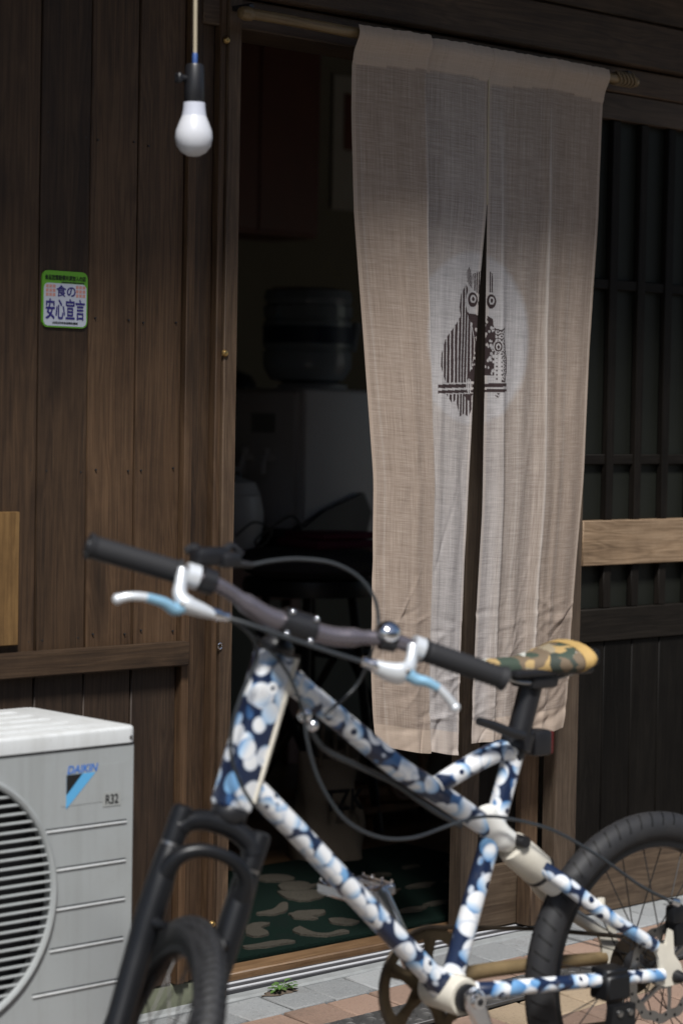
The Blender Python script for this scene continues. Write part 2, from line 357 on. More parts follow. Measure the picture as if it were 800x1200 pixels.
def mat_decal():
    """white frame wrapped in film printed with overlapping airbrushed discs, navy in the gaps"""
    t = NT('blue_white_disc_wrap'); c = t.coord('Object', rand=False)
    white = lin(.78,.79,.80); blue = lin(.070,.215,.46); navy = lin(.010,.020,.055)
    out = t.mix(t.math('GREATER_THAN', t.noise(c, 20, 1), .66), navy, lin(.035,.10,.24))
    for k, (sc, rad, kk) in enumerate(((23, .455, 50), (26, .425, 56), (24, .415, 52), (33, .34, 74))):
        m = t.mapping(c, (1, 1, 1), (.37*k+.11, .71*k+.05, .23*k+.19), (.4*k, .9*k, .3*k))
        v = t.n('ShaderNodeTexVoronoi'); v.inputs['Scale'].default_value = sc; v.inputs['Randomness'].default_value = .75; t.l(m, v.inputs['Vector'])
        d, col = v.outputs['Distance'], v.outputs['Color']; sep = t.n('ShaderNodeSeparateColor'); t.l(col, sep.inputs[0])
        df = t.n('ShaderNodeVectorMath', operation='SUBTRACT'); t.l(m, df.inputs[0]); t.l(v.outputs['Position'], df.inputs[1])
        dd = t.n('ShaderNodeVectorMath', operation='SUBTRACT'); t.l(col, dd.inputs[0]); dd.inputs[1].default_value = (.5, .5, .5)
        nd = t.n('ShaderNodeVectorMath', operation='NORMALIZE'); t.l(dd.outputs[0], nd.inputs[0])
        dp = t.n('ShaderNodeVectorMath', operation='DOT_PRODUCT'); t.l(df.outputs[0], dp.inputs[0]); t.l(nd.outputs[0], dp.inputs[1])
        g = t.math('MULTIPLY_ADD', dp.outputs['Value'], float(kk)*.55); t.t.nodes[-1].inputs[2].default_value = .44
        disc = t.ramp(g, [(.46, white), (.70, lin(.40,.54,.70)), (.92, blue), (1.0, lin(.03,.10,.26))])
        disc = t.mix(t.math('GREATER_THAN', sep.outputs[1], .90), disc, t.ramp(g, [(.1, lin(.22,.42,.66)), (.8, blue)]))
        rim = t.ramp(d, [(rad*.82, (0,0,0,1)), (rad, (1,1,1,1))]); disc = t.mix(t.math('MULTIPLY', rim, .45), disc, lin(.055,.165,.36))
        dot = t.math('MULTIPLY', t.math('LESS_THAN', d, .15), t.math('GREATER_THAN', sep.outputs[0], .66))
        disc = t.mix(dot, disc, navy)
        mask = t.ramp(d, [(rad-.012, (1,1,1,1)), (rad+.012, (0,0,0,1))])
        if k == 3: mask = t.math('MULTIPLY', mask, t.math('GREATER_THAN', sep.outputs[2], .60))
        out = t.mix(mask, out, disc)
    dirt = t.ramp(t.noise(c, 18, 5, .7), [(.58, (0,0,0,1)), (.8, (1,1,1,1))])
    out = t.mix(t.math('MULTIPLY', dirt, .30), out, lin(.34,.29,.22))
    chip = t.ramp(t.noise(c, 90, 3, .7), [(.70, (0,0,0,1)), (.73, (1,1,1,1))]); out = t.mix(t.math('MULTIPLY', chip, .5), out, lin(.20,.19,.18))
    t.bsdf(out, .30, 0, t.bump(t.noise(c, 120, 2), .08, .001), .5, Coat_Weight=.25, Coat_Roughness=.12); return t.m
M['decal'] = mat_decal()
def mat_camo():
    t = NT('printed_saddle_cloth'); c = t.coord('Object', rand=False)
    v = t.n('ShaderNodeTexVoronoi'); v.inputs['Scale'].default_value = 44; 
    nz = t.n('ShaderNodeTexNoise'); nz.inputs['Scale'].default_value = 22; t.l(c, nz.inputs['Vector'])
    wv = t.n('ShaderNodeVectorMath', operation='MULTIPLY_ADD'); t.l(nz.outputs[1], wv.inputs[0]); wv.inputs[1].default_value = (.05,.05,.05); t.l(c, wv.inputs[2]); t.l(wv.outputs[0], v.inputs['Vector'])
    sep = t.n('ShaderNodeSeparateColor'); t.l(v.outputs['Color'], sep.inputs[0])
    col = t.ramp(sep.outputs[0], [(0, lin(.050,.070,.052)), (.26, lin(.16,.118,.078)), (.50, lin(.40,.28,.125)), (.62, lin(.30,.25,.17)), (.72, lin(.045,.055,.045)), (.80, lin(.42,.285,.12)), (.90, lin(.55,.55,.50))], 'CONSTANT')
    nm = t.bump(t.noise(c, 700, 2), .3, .0008)
    t.bsdf(col, .7, 0, nm, .3); return t.m
M['camo'] = mat_camo()
M['yellowcloth'] = plain('yellow_saddle_cloth', lin(.46,.30,.105), .7, var=.25, nscale=45, bump=.3, bscale=600)

def mat_linen():
    t = NT('linen_cloth'); uv = t.n('ShaderNodeUVMap').outputs[0]
    def at_(n):
        a = t.n('ShaderNodeAttribute'); a.attribute_name = n; return a.outputs['Fac']
    pr, disc, hem = at_('print'), at_('disc'), at_('hem')
    weft = t.noise(t.mapping(uv, (18, 900, 1)), 1.0, 2, .6)       # slubs of the cross threads
    warp = t.noise(t.mapping(uv, (800, 14, 1)), 1.0, 2, .6)
    weft2 = t.noise(t.mapping(uv, (5, 330, 1)), 1.0, 3, .7); warp2 = t.noise(t.mapping(uv, (190, 1.2, 1)), 1.0, 3, .7)
    big = t.noise(uv, 6, 4, .6)
    th = t.math('ADD', t.math('MULTIPLY', weft, .5), t.math('MULTIPLY', warp, .5))
    th2 = t.math('ADD', t.math('MULTIPLY', weft2, .5), t.math('MULTIPLY', warp2, .5))
    k = t.math('ADD', t.math('MULTIPLY', th, .62), t.math('MULTIPLY', th2, .38))
    base = t.ramp(k, [(.34, lin(.255,.200,.160)), (.50, lin(.43,.355,.300)), (.66, lin(.59,.510,.445))])
    base = t.mix(t.math('MULTIPLY', big, .35), base, lin(.38,.29,.225))
    wm = at_('warm'); base = t.mix(t.math('MULTIPLY', wm, .28), base, t.mix(k, lin(.36,.245,.175), lin(.52,.375,.285)))
    base = t.mix(t.math('MULTIPLY', at_('crease_light'), .55), base, lin(.78,.72,.66))  # painted highlight along the edge-lit fold lines
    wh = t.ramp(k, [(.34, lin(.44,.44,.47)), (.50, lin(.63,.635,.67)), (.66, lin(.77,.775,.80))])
    base = t.mix(t.math('MAXIMUM', t.math('MULTIPLY', disc, .60), t.math('MULTIPLY', at_('pale'), .50)), base, wh)  # pale: sunlit area beside the folds, painted into the cloth colour
    base = t.mix(t.math('MULTIPLY', hem, .45), base, lin(.66,.53,.42))
    ink = t.mix(t.ramp(th, [(.50, (0,0,0,1)), (.70, (.55,.55,.55,1))]), lin(.050,.034,.035), lin(.16,.12,.115))
    col = t.mix(pr, base, ink)
    nm = t.bump(t.math('ADD', th, t.math('MULTIPLY', th2, .6)), .55, .0012)
    p = t.n('ShaderNodeBsdfPrincipled'); t.l(col, p.inputs['Base Color']); p.inputs['Roughness'].default_value = .92; p.inputs['Specular IOR Level'].default_value = .15; t.l(nm, p.inputs['Normal'])
    tl = t.n('ShaderNodeBsdfTranslucent'); t.l(col, tl.inputs[0])
    tp = t.n('ShaderNodeBsdfTransparent')
    m1 = t.n('ShaderNodeMixShader'); m1.inputs[0].default_value = .22; t.l(p.outputs[0], m1.inputs[1]); t.l(tl.outputs[0], m1.inputs[2])
    m2 = t.n('ShaderNodeMixShader')
    hole = t.math('MULTIPLY', t.ramp(k, [(.36, (1,1,1,1)), (.60, (0,0,0,1))]), .30)
    hole = t.math('MULTIPLY', hole, t.math('SUBTRACT', 1.0, t.math('MAXIMUM', t.math('MULTIPLY', hem, .9), t.math('MULTIPLY', pr, .8))))
    t.l(hole, m2.inputs[0]); t.l(m1.outputs[0], m2.inputs[1]); t.l(tp.outputs[0], m2.inputs[2]); t.l(m2.outputs[0], t.out.inputs[0]); return t.m
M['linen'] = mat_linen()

def mat_stone(name, a, b, speck, spk=.5):
    t = NT(name); c = t.coord('Object')
    big = t.noise(c, 9, 4, .6); sp = t.noise(c, 420, 2, .8); sp2 = t.noise(c, 160, 2, .7)
    col = t.mix(big, a, b)
    tone = t.math('MULTIPLY_ADD', t.rnd(), .5); t.t.nodes[-1].inputs[2].default_value = .75
    cc = t.n('ShaderNodeCombineColor'); [t.l(tone, cc.inputs[i]) for i in range(3)]
    col = t.mix(1.0, col, cc.outputs[0], 'MULTIPLY')
    col = t.mix(t.math('MULTIPLY', t.ramp(sp, [(.55, (0,0,0,1)), (.68, (1,1,1,1))]), spk), col, speck)
    col = t.mix(t.math('MULTIPLY', t.ramp(sp2, [(.58, (0,0,0,1)), (.70, (1,1,1,1))]), .35), col, lin(a[0]*.35, a[1]*.35, a[2]*.35))
    st = t.ramp(t.noise(c, 5, 6, .75), [(.55, (0,0,0,1)), (.75, (1,1,1,1))]); col = t.mix(t.math('MULTIPLY', st, .4), col, lin(.10,.085,.07))
    nm = t.bump(t.math('ADD', sp, sp2), .5, .0015)
    t.bsdf(col, .85, 0, nm, .3); return t.m
M['granite'] = mat_stone('grey_paver', lin(.21,.22,.225), lin(.29,.295,.295), lin(.45,.45,.45))
M['terra'] = mat_stone('terracotta_paver', lin(.215,.140,.105), lin(.275,.190,.145), lin(.42,.32,.26), .3)
M['tan'] = mat_stone('tan_paver', lin(.26,.195,.13), lin(.31,.24,.165), lin(.46,.38,.28), .3)
M['joint'] = mat_stone('joint_sand', lin(.045,.040,.036), lin(.07,.06,.05), lin(.14,.12,.10))
M['plate'] = plain('checker_plate_steel', lin(.22,.215,.21), .42, .8, var=.3, nscale=30)

def mat_tyre(name, n, wid, depth):
    t = NT(name); uv = t.n('ShaderNodeUVMap').outputs[0]; sx = t.n('ShaderNodeSeparateXYZ'); t.l(uv, sx.inputs[0])
    u, v = sx.outputs[0], sx.outputs[1]           # u turns round the wheel, v runs across the tyre, -1 to 1 over the whole section
    av = t.math('ABSOLUTE', v)
    ph = t.math('FRACT', t.math('ADD', t.math('MULTIPLY', u, n), t.math('MULTIPLY', av, 1.3)))
    cut = t.math('LESS_THAN', ph, wid); lim = t.math('MULTIPLY', t.math('LESS_THAN', av, .42), t.math('GREATER_THAN', av, .05))
    cut = t.math('MULTIPLY', cut, lim)
    col = t.mix(cut, lin(.021,.021,.023), lin(.003,.003,.003))
    dust = t.ramp(t.noise(t.coord('Object'), 30, 5, .7), [(.45, (0,0,0,1)), (.8, (1,1,1,1))]); col = t.mix(t.math('MULTIPLY', dust, .25), col, lin(.06,.055,.05))
    nm = t.bump(t.math('SUBTRACT', 1.0, cut), depth, .002)
    t.bsdf(col, .62, 0, nm, .4); return t.m
M['tyre'] = mat_tyre('slick_tyre', 62, .17, 1.0)
M['tyre2'] = mat_tyre('small_block_tyre', 110, .38, 1.0)
def mat_rug():
    t = NT('green_rug_pile'); c = t.coord('Object'); n = t.noise(c, 260, 3, .8); b = t.noise(c, 7, 3)
    col = t.ramp(n, [(.3, lin(.0018,.0052,.0040)), (.7, lin(.0066,.0200,.0148))]); col = t.mix(t.math('MULTIPLY', t.math('GREATER_THAN', b, .60), .6), col, lin(.006,.012,.010))
    t.bsdf(col, .95, 0, t.bump(n, 1.0, .006), .1); return t.m
M['rug'] = mat_rug()
def mat_motif():
    t = NT('cream_rug_pile'); c = t.coord('Object'); n = t.noise(c, 260, 3, .8)
    t.bsdf(t.ramp(n, [(.3, lin(.045,.040,.032)), (.7, lin(.095,.086,.070))]), .95, 0, t.bump(n, 1.0, .006), .1); return t.m
M['motif'] = mat_motif()
# ================================================================== SETTING
def sheet(name, x0, x1, y0, y1, dz, mat, nx=2, ny=2):
    V = [(x0+(x1-x0)*i/nx, y0+(y1-y0)*j/ny, gz(x0+(x1-x0)*i/nx, y0+(y1-y0)*j/ny)+dz) for j in range(ny+1) for i in range(nx+1)]
    Fc = [(j*(nx+1)+i, j*(nx+1)+i+1, (j+1)*(nx+1)+i+1, (j+1)*(nx+1)+i) for j in range(ny) for i in range(nx)]
    return tag(obj(name, (V, Fc), mat, smooth=False), kind='structure')
M['street'] = mat_stone('street_surface', lin(.20,.18,.16), lin(.27,.25,.22), lin(.36,.34,.31))
# the street runs on past the paved apron, out of the picture
V = []; nx = 24
def street_z(x, y):
    yy = max(y, -2.2); xx = min(max(x, -3.0), 8.0); return gz(xx, yy) - .012
xs = [-60, -20, -8, -3, 0, 1, 2, 3, 4, 5, 8, 20, 60]; ys = [-60, -20, -8, -4, -2.2, -1.6, -1.1, -.5, .35]
V = [(x, y, street_z(x, y)) for y in ys for x in xs]
Fc = [(j*len(xs)+i, j*len(xs)+i+1, (j+1)*len(xs)+i+1, (j+1)*len(xs)+i) for j in range(len(ys)-1) for i in range(len(xs)-1)]
tag(obj('ground', (V, Fc), M['joint'], smooth=False), kind='structure')
V2 = [(x, y, street_z(x, y)+.010) for y in ys if y <= -1.1 for x in xs]
nyy = len([y for y in ys if y <= -1.1])
tag(obj('street', (V2, [q for q in Fc if max(q) < nyy*len(xs)]), M['street'], smooth=False), kind='structure')

pave = thing('pavement', None, None); tag(pave, kind='structure')
PW, PD = .1085, .104
SLX, SLY = math.atan(.05), -math.atan(.015)
protos = {}
for key in ('granite', 'terra', 'tan'):
    for k in range(2): protos[key, k] = rbox(PW-.0055, PD-.0055, .05, .0028, 1, .0009)
def paver(x, y, key, parent=pave):
    if ('o', key) not in protos:
        for k in range(2):
            o = obj('paver', protos[key, k], M[key], parent); protos['o', key] = protos.get(('o', key), []) + [o]; o['used'] = 0
    lst = protos['o', key]; src = random.choice(lst)
    loc = (x, y, gz(x, y)-.025+random.uniform(-.0011, .0011)); rot = (SLX+random.uniform(-.008,.008), SLY+random.uniform(-.008,.008), random.uniform(-.012,.012))
    if not src['used']: src.location = loc; src.rotation_euler = rot; src['used'] = 1; return src
    return inst(src, loc, rot, parent)
y_row = -.034
for r in range(11):
    yc = y_row - PD*(r+.5)
    for i in range(26):
        xc = 2.03 + PW*(i + (.5 if r % 2 else 0)) + (.02 if r == 1 else 0)
        if r == 2 and 2.80 < xc < 3.80: continue           # the steel plate lies here
        key = 'granite' if r == 0 else ('terra' if r in (1, 2) else random.choice(['terra', 'terra', 'tan', 'granite' if r > 5 else 'terra']))
        paver(xc, yc, key)
for lst in [v for k, v in protos.items() if k[0] == 'o']:
    for o in lst:
        if 'used' in o: del o['used']
for o in COL.objects:
    if o.name.startswith('paver') and 'used' in o: del o['used']

# checker plate let into the paving
cp = thing('checker_plate', 'small steel checker plate let into the brick paving by the doorway', 'steel plate', (3.30, y_row-PD*2.5, gz(3.30, y_row-PD*2.5)), (SLX, SLY, 0))
obj('plate', rbox(.985, PD-.006, .008, .001), M['plate'], cp, loc=(0, 0, .001))
lug = None
for j in range(5):
    for i in range(38):
        p = (-.48+.026*i+(.013 if j % 2 else 0), -.040+.020*j, .0055)
        if abs(p[0]) > .48: continue
        g = sweep([(-.009,0,0), (0,0,.0012), (.009,0,0)], [.0006,.0024,.0006], 6)
        if lug is None: lug = obj('raised_lug', g, M['plate'], cp, loc=p); lug.rotation_euler = (0, 0, R(45))
        else: inst(lug, p, (0, 0, R(45 if (i+j) % 2 else -45)), cp)

# concrete edging and door track along the foot of the house
edg = tag(obj('concrete_edging', rbox(3.4, .034, .06, .004), M['concrete']), 'long pale concrete edging strip between paving and door track', 'edging'); edg.location = (3.05, -.0165, .018); edg.rotation_euler = (0, -math.atan(.015)*.6, 0)
base = box('foundation_sill', 1.10, 2.79, .008, .11, -.05, .085, M['mossy'], None, .004); tag(base, 'mossy concrete footing under the dark plank wall', 'footing')
trk = thing('door_track', 'bright ridged aluminium door track across the doorway threshold', 'door track', (3.74, .030, .046))
obj('track_bed', rbox(1.90, .054, .012, .001), M['trackbed'], trk)
for k, yy in enumerate((-.021, .010)):
    obj('track_ridge', rbox(1.90, .0050, .006, .0016, 3), M['railalu'], trk, loc=(0, yy, .0058))
box('threshold_board', 2.79, 4.69, .059, .118, .0, .066, M['sillwood'], None, .003); tag(bpy.data.objects['threshold_board'], 'warm brown wooden threshold board behind the metal door track', 'threshold')

# the room behind
fl = thing('interior_floor', None, None); tag(fl, kind='structure')
for k in range(14):
    y0 = .12+.17*k; box('floorboard', 1.0, 7.4, y0, y0+.167, .02, .060+random.uniform(-.0005,.0005), M['floor'], fl, .002)
def wallq(name, x0, x1, y0, y1, z0, z1, mat): return tag(box(name, x0, x1, y0, y1, z0, z1, mat, None, 0), kind='structure')
wallq('interior_wall_back', .95, 7.5, 2.50, 2.60, 0, 2.5, M['plaster'])
wallq('interior_wall_left', .90, 1.0, .12, 2.50, 0, 2.5, M['plaster'])
wallq('interior_wall_right', 7.4, 7.5, .12, 2.50, 0, 2.5, M['plaster'])
wallq('interior_ceiling', .9, 7.5, .12, 2.60, 2.42, 2.50, M['ceiling'])
# eave that shades the front (above the frame)
ev = thing('eave', None, None); tag(ev, kind='structure')
ed = obj('eave_board', rbox(7.6, .64, .03, .003), M['beam'], ev, loc=(3.6, -.28, 2.36)); ed.rotation_euler = (R(9), 0, 0)
for k in range(15):
    o = obj('rafter', rbox(.045, .62, .055, .003), M['beam'], ev, loc=(.2+.48*k, -.28, 2.315)); o.rotation_euler = (R(9), 0, 0)
# the wall above the lintel and the rest of the front
ub = tag(box('upper_wall', .9, 7.5, .035, .11, 2.20, 2.52, M['plaster'], None, 0), kind='structure')

# unseen house added behind the viewer to block the low sky
oh = thing('sky_block_house', 'unseen house added across the lane to block the low sky', 'house', (2.0, -8.2, -.15))
obj('wall', rbox(16, .3, 3.6, .01), M['plaster'], oh, loc=(0, -.15, 1.8))
obj('sky_block_roof', prism([(.75, 3.35), (-3.2, 5.0), (-3.2, 4.85), (.75, 3.2)], -8.3, 8.3, 'x'), M['darkdoor_h'], oh, False)
for k in range(6):
    for zz in (1.0,): obj('sky_block_window', rbox(1.1, .06, 1.1, .01), M['glass'], oh, loc=(-6.2+2.5*k, .02, zz+.55))
obj('door', rbox(1.7, .06, 2.0, .01), M['darkdoor'], oh, loc=(.05, .03, 1.0))  # door of the added sky-blocking house

# ================================================================== FACADE
pwl = thing('plank_wall', 'dark brown vertical plank wall left of the doorway', 'plank wall', (2.0, .02, .08))
O = (2.0, .02, .08)
edges = [2.668]
while edges[-1] > 1.05: edges.append(edges[-1]-random.choice([.104, .1065, .108, .1055]))
edges[1:5] = [2.562, 2.455, 2.347, 2.240]
while edges[-1] > 1.1: edges.append(edges[-1]-.1065)
for a, b in zip(edges[:-1], edges[1:]):
    d = random.uniform(0, .0035)
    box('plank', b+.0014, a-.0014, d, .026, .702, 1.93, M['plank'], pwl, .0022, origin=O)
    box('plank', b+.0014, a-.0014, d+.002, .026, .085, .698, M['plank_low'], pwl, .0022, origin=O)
box('backing_board', 1.0, 2.74, .027, .10, .085, 2.20, M['darkdoor'], pwl, 0, origin=O)
box('rail', 1.05, 2.676, -.024, .002, .678, .722, M['plank_h'], pwl, .003, origin=O)
box('trim_strip', 2.670, 2.6885, -.006, .03, .085, 1.93, M['plank'], pwl, .0015, origin=O)
box('trim_strip', 2.690, 2.704, -.001, .03, .085, 1.93, M['plank'], pwl, .0015, origin=O)
box('trim_board', 2.706, 2.735, .004, .03, .085, 1.93, M['plank'], pwl, .0015, origin=O)
nail = None
for zz in (.742, 1.035, 1.30, 1.62):
    for a, b in zip(edges[:6], edges[1:7]):
        for q in (.16, .86):
            p = (b+(a-b)*q-O[0]+random.uniform(-.004,.004), -.0005-O[1]+.0015, zz-O[2]+random.uniform(-.004,.004))
            if nail is None: nail = obj('nail', lathe([(0,-.0012),(.0017,-.0008),(.0017,.002)], 8, 'y'), M['black'], pwl, loc=p)
            else: inst(nail, p, (0,0,0), pwl)
yb = box('wood_board', 2.02, 2.303, -.013, -.001, .735, .965, M['yellowboard'], None, .0015); tag(yb, 'yellowish board fixed flat on the dark planks above the rail', 'board')

dp = thing('door_post', 'weathered grey brown post with brass studs at the door opening', 'door post', (2.762, .05, .05))
O2 = (2.762, .05, .05)
box('post', 2.738, 2.752, -.010, .115, .05, 1.93, M['plank'], dp, .002, origin=O2)
box('jamb', 2.753, 2.784, -.016, .115, .045, 1.93, M['post'], dp, .002, origin=O2)
for px, py in ((265, 47), (263, 414), (248, 1083)):
    p = at(px, py, -.016); obj('brass_stud', lathe([(0,-.006),(.0045,-.005),(.0065,-.002),(.007,.001)], 14, 'y'), M['brass'], dp, loc=(p[0]-O2[0]+.001, -.016-O2[1], p[2]-O2[2]))
p = at(257, 757, -.016); obj('eyelet', sweep([(.0045*math.cos(a), -.001, .0055*math.sin(a)) for a in np.linspace(0, 2*math.pi, 17)], .0013, 6, False), M['chrome'], dp, loc=(p[0]-O2[0], -.017-O2[1], p[2]-O2[2]))
p = at(279, 131, 0); obj('hook', sweep([(.009*math.cos(a), 0, .009*math.sin(a)) for a in np.linspace(-2.6, 2.6, 17)], .0013, 6), M['steel'], dp, loc=(.022, -.04, p[2]-O2[2]))

lb = thing('lintel', 'dark stacked lintel beams above the doorway and cloth curtain', 'lintel', (3.6, .03, 1.85))
O3 = (3.6, .03, 1.85)
box('lower_beam', 2.70, 7.3, -.006, .115, 1.850, 1.906, M['beam'], lb, .003, origin=O3)
box('main_beam', 1.05, 7.3, -.028, .115, 1.909, 2.006, M['beam'], lb, .004, origin=O3)
box('upper_beam', 1.05, 7.3, -.018, .034, 2.010, 2.215, M['beam'], lb, .004, origin=O3)

# ------------------------------------------------ sliding doors
def door(name, label, x0, x1, y0, y1, z0, z1, ms, first=True):
    O = ((x0+x1)/2, (y0+y1)/2, z0)
    d = thing(name, label, 'sliding door', O)
    sw = .074 if first else .055
    box('stile', x0, x0+sw, y0, y1, z0, z1, M['stile'], d, .002, origin=O)
    box('stile', x1-sw, x1, y0, y1, z0, z1, M['stile'] if first else M['post'], d, .002, origin=O)
    a, b = x0+sw, x1-sw
    B = lambda n, u0, u1, w0, w1, dy0, dy1, m: box(n, u0, u1, y0+dy0, y1-dy1, w0, w1, m, d, .0018, origin=O)
    B('top_rail', a, b, 1.792, z1, .002, .002, M['stile_h'])
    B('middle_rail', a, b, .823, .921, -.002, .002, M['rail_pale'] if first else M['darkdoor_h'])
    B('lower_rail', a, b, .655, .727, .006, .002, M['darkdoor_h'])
    B('bottom_rail', a, b, z0, .190, .001, .002, M['post_h'])
    n = max(1, int(round((b-a)/.148)))
    nm = int(round((b-a)/.096))
    for k in range(1, nm):
        xx = a+(b-a)*k/nm
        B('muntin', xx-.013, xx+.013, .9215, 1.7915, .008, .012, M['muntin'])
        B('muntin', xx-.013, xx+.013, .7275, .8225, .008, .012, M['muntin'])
    for zz in (1.425, 1.043): B('cross_bar', a, b, zz, zz+.022, .012, .014, M['darkdoor_h'])
    zs = [.9215, 1.043, 1.425, 1.7915]
    for k in range(nm):
        u0, u1 = a+(b-a)*k/nm, a+(b-a)*(k+1)/nm
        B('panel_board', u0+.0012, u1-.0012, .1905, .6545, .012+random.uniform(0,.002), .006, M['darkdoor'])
    box('glass_pane', a, b, y1-.0095, y1-.0065, .922, 1.791, M['glass'], d, 0, origin=O)
    box('glass_pane', a, b, y1-.0095, y1-.0065, .728, .822, M['glass'], d, 0, origin=O)
    return d
M['stile_h'] = wood('door_rail_wood', lin(.040,.026,.017), lin(.090,.060,.040), lin(.14,.10,.068), 'x', knots=False)
M['post_h'] = wood('kick_rail_wood', lin(.055,.037,.024), lin(.120,.083,.055), lin(.19,.14,.095), 'x', knots=False)
dA = door('sliding_door', 'lattice sliding door with pale middle rail, right of the curtain', 3.712, 4.62, .000, .034, .056, 1.849, None)
obj('finger_pull', rbox(.012, .006, .095, .004, 2), M['black'], dA, loc=(3.727-(3.712+4.62)/2, -.019, .845-.056+.02))
dB = door('sliding_door', 'plain brown sliding door slid open behind the lattice door', 3.468, 3.709, .042, .074, .057, 1.849, None, False)
blk = box('door_stop_block', 3.640, 3.700, -.004, .038, .057, .165, M['post'], None, .002); tag(blk, 'short pale wooden block at foot of the stacked doors', 'wooden block')
dC = door('sliding_door', 'far lattice sliding door beyond the one with pale middle rail', 4.632, 5.60, .038, .070, .057, 1.849, None)

# ------------------------------------------------ curtain pole and curtain
NY = -.066
pole = thing('curtain_pole', 'thin bamboo pole carrying the linen curtain under the lintel', 'pole', (3.30, NY, 1.866))
obj('rod', sweep([(x, 0, .0015*math.sin(x*9)) for x in np.linspace(-.56, .55, 14)], [.0105, .0105, .0115, .0105, .011, .0105, .0115, .0105], 12, ref=(0,0,1)), M['bamboo'], pole)
obj('end_knob', lathe([(0,-.022),(.010,-.019),(.0135,-.008),(.0125,.006),(.009,.010)], 16, 'x'), M['bamboo'], pole, loc=(-.545, 0, 0))
obj('rope_tie', join(*[sweep([(.012*k+.004*math.sin(a*2), .0135*math.cos(a), .0135*math.sin(a)) for a in np.linspace(0, 6.6, 18)], .0030, 6) for k in range(5)]), M['rope'], pole, loc=(.485, 0, 0))
for xx in (-.535, .53):
    obj('pole_bracket', join(rbox(.012, .060, .010, .002), tr(rbox(.02, .004, .04, .001), (0, .030, .0))), M['black'], pole, loc=(xx, .032, .016))

PXL = [(413,30),(410,60),(408,130),(410,250),(420,400),(430,560),(428,700),(427,790),(430,845),(433,874)]
PXM1 = [(571,57),(571,85),(570,150),(569,240),(560,330),(552,450),(545,560),(539,700),(535,790),(533,884)]
PXM2 = [(572,57),(572,85),(571,150),(570,240),(567,400),(565,500),(563,600),(557,700),(553,790),(550,872)]
PXR = [(708,82),(706,110),(702,200),(700,260),(690,400),(683,560),(675,650),(668,740),(663,830),(659,853)]
def edge_curve(px, y=NY):
    P = np.array([at(a, b, y) for a, b in px])
    return P[:, 0], P[:, 2]
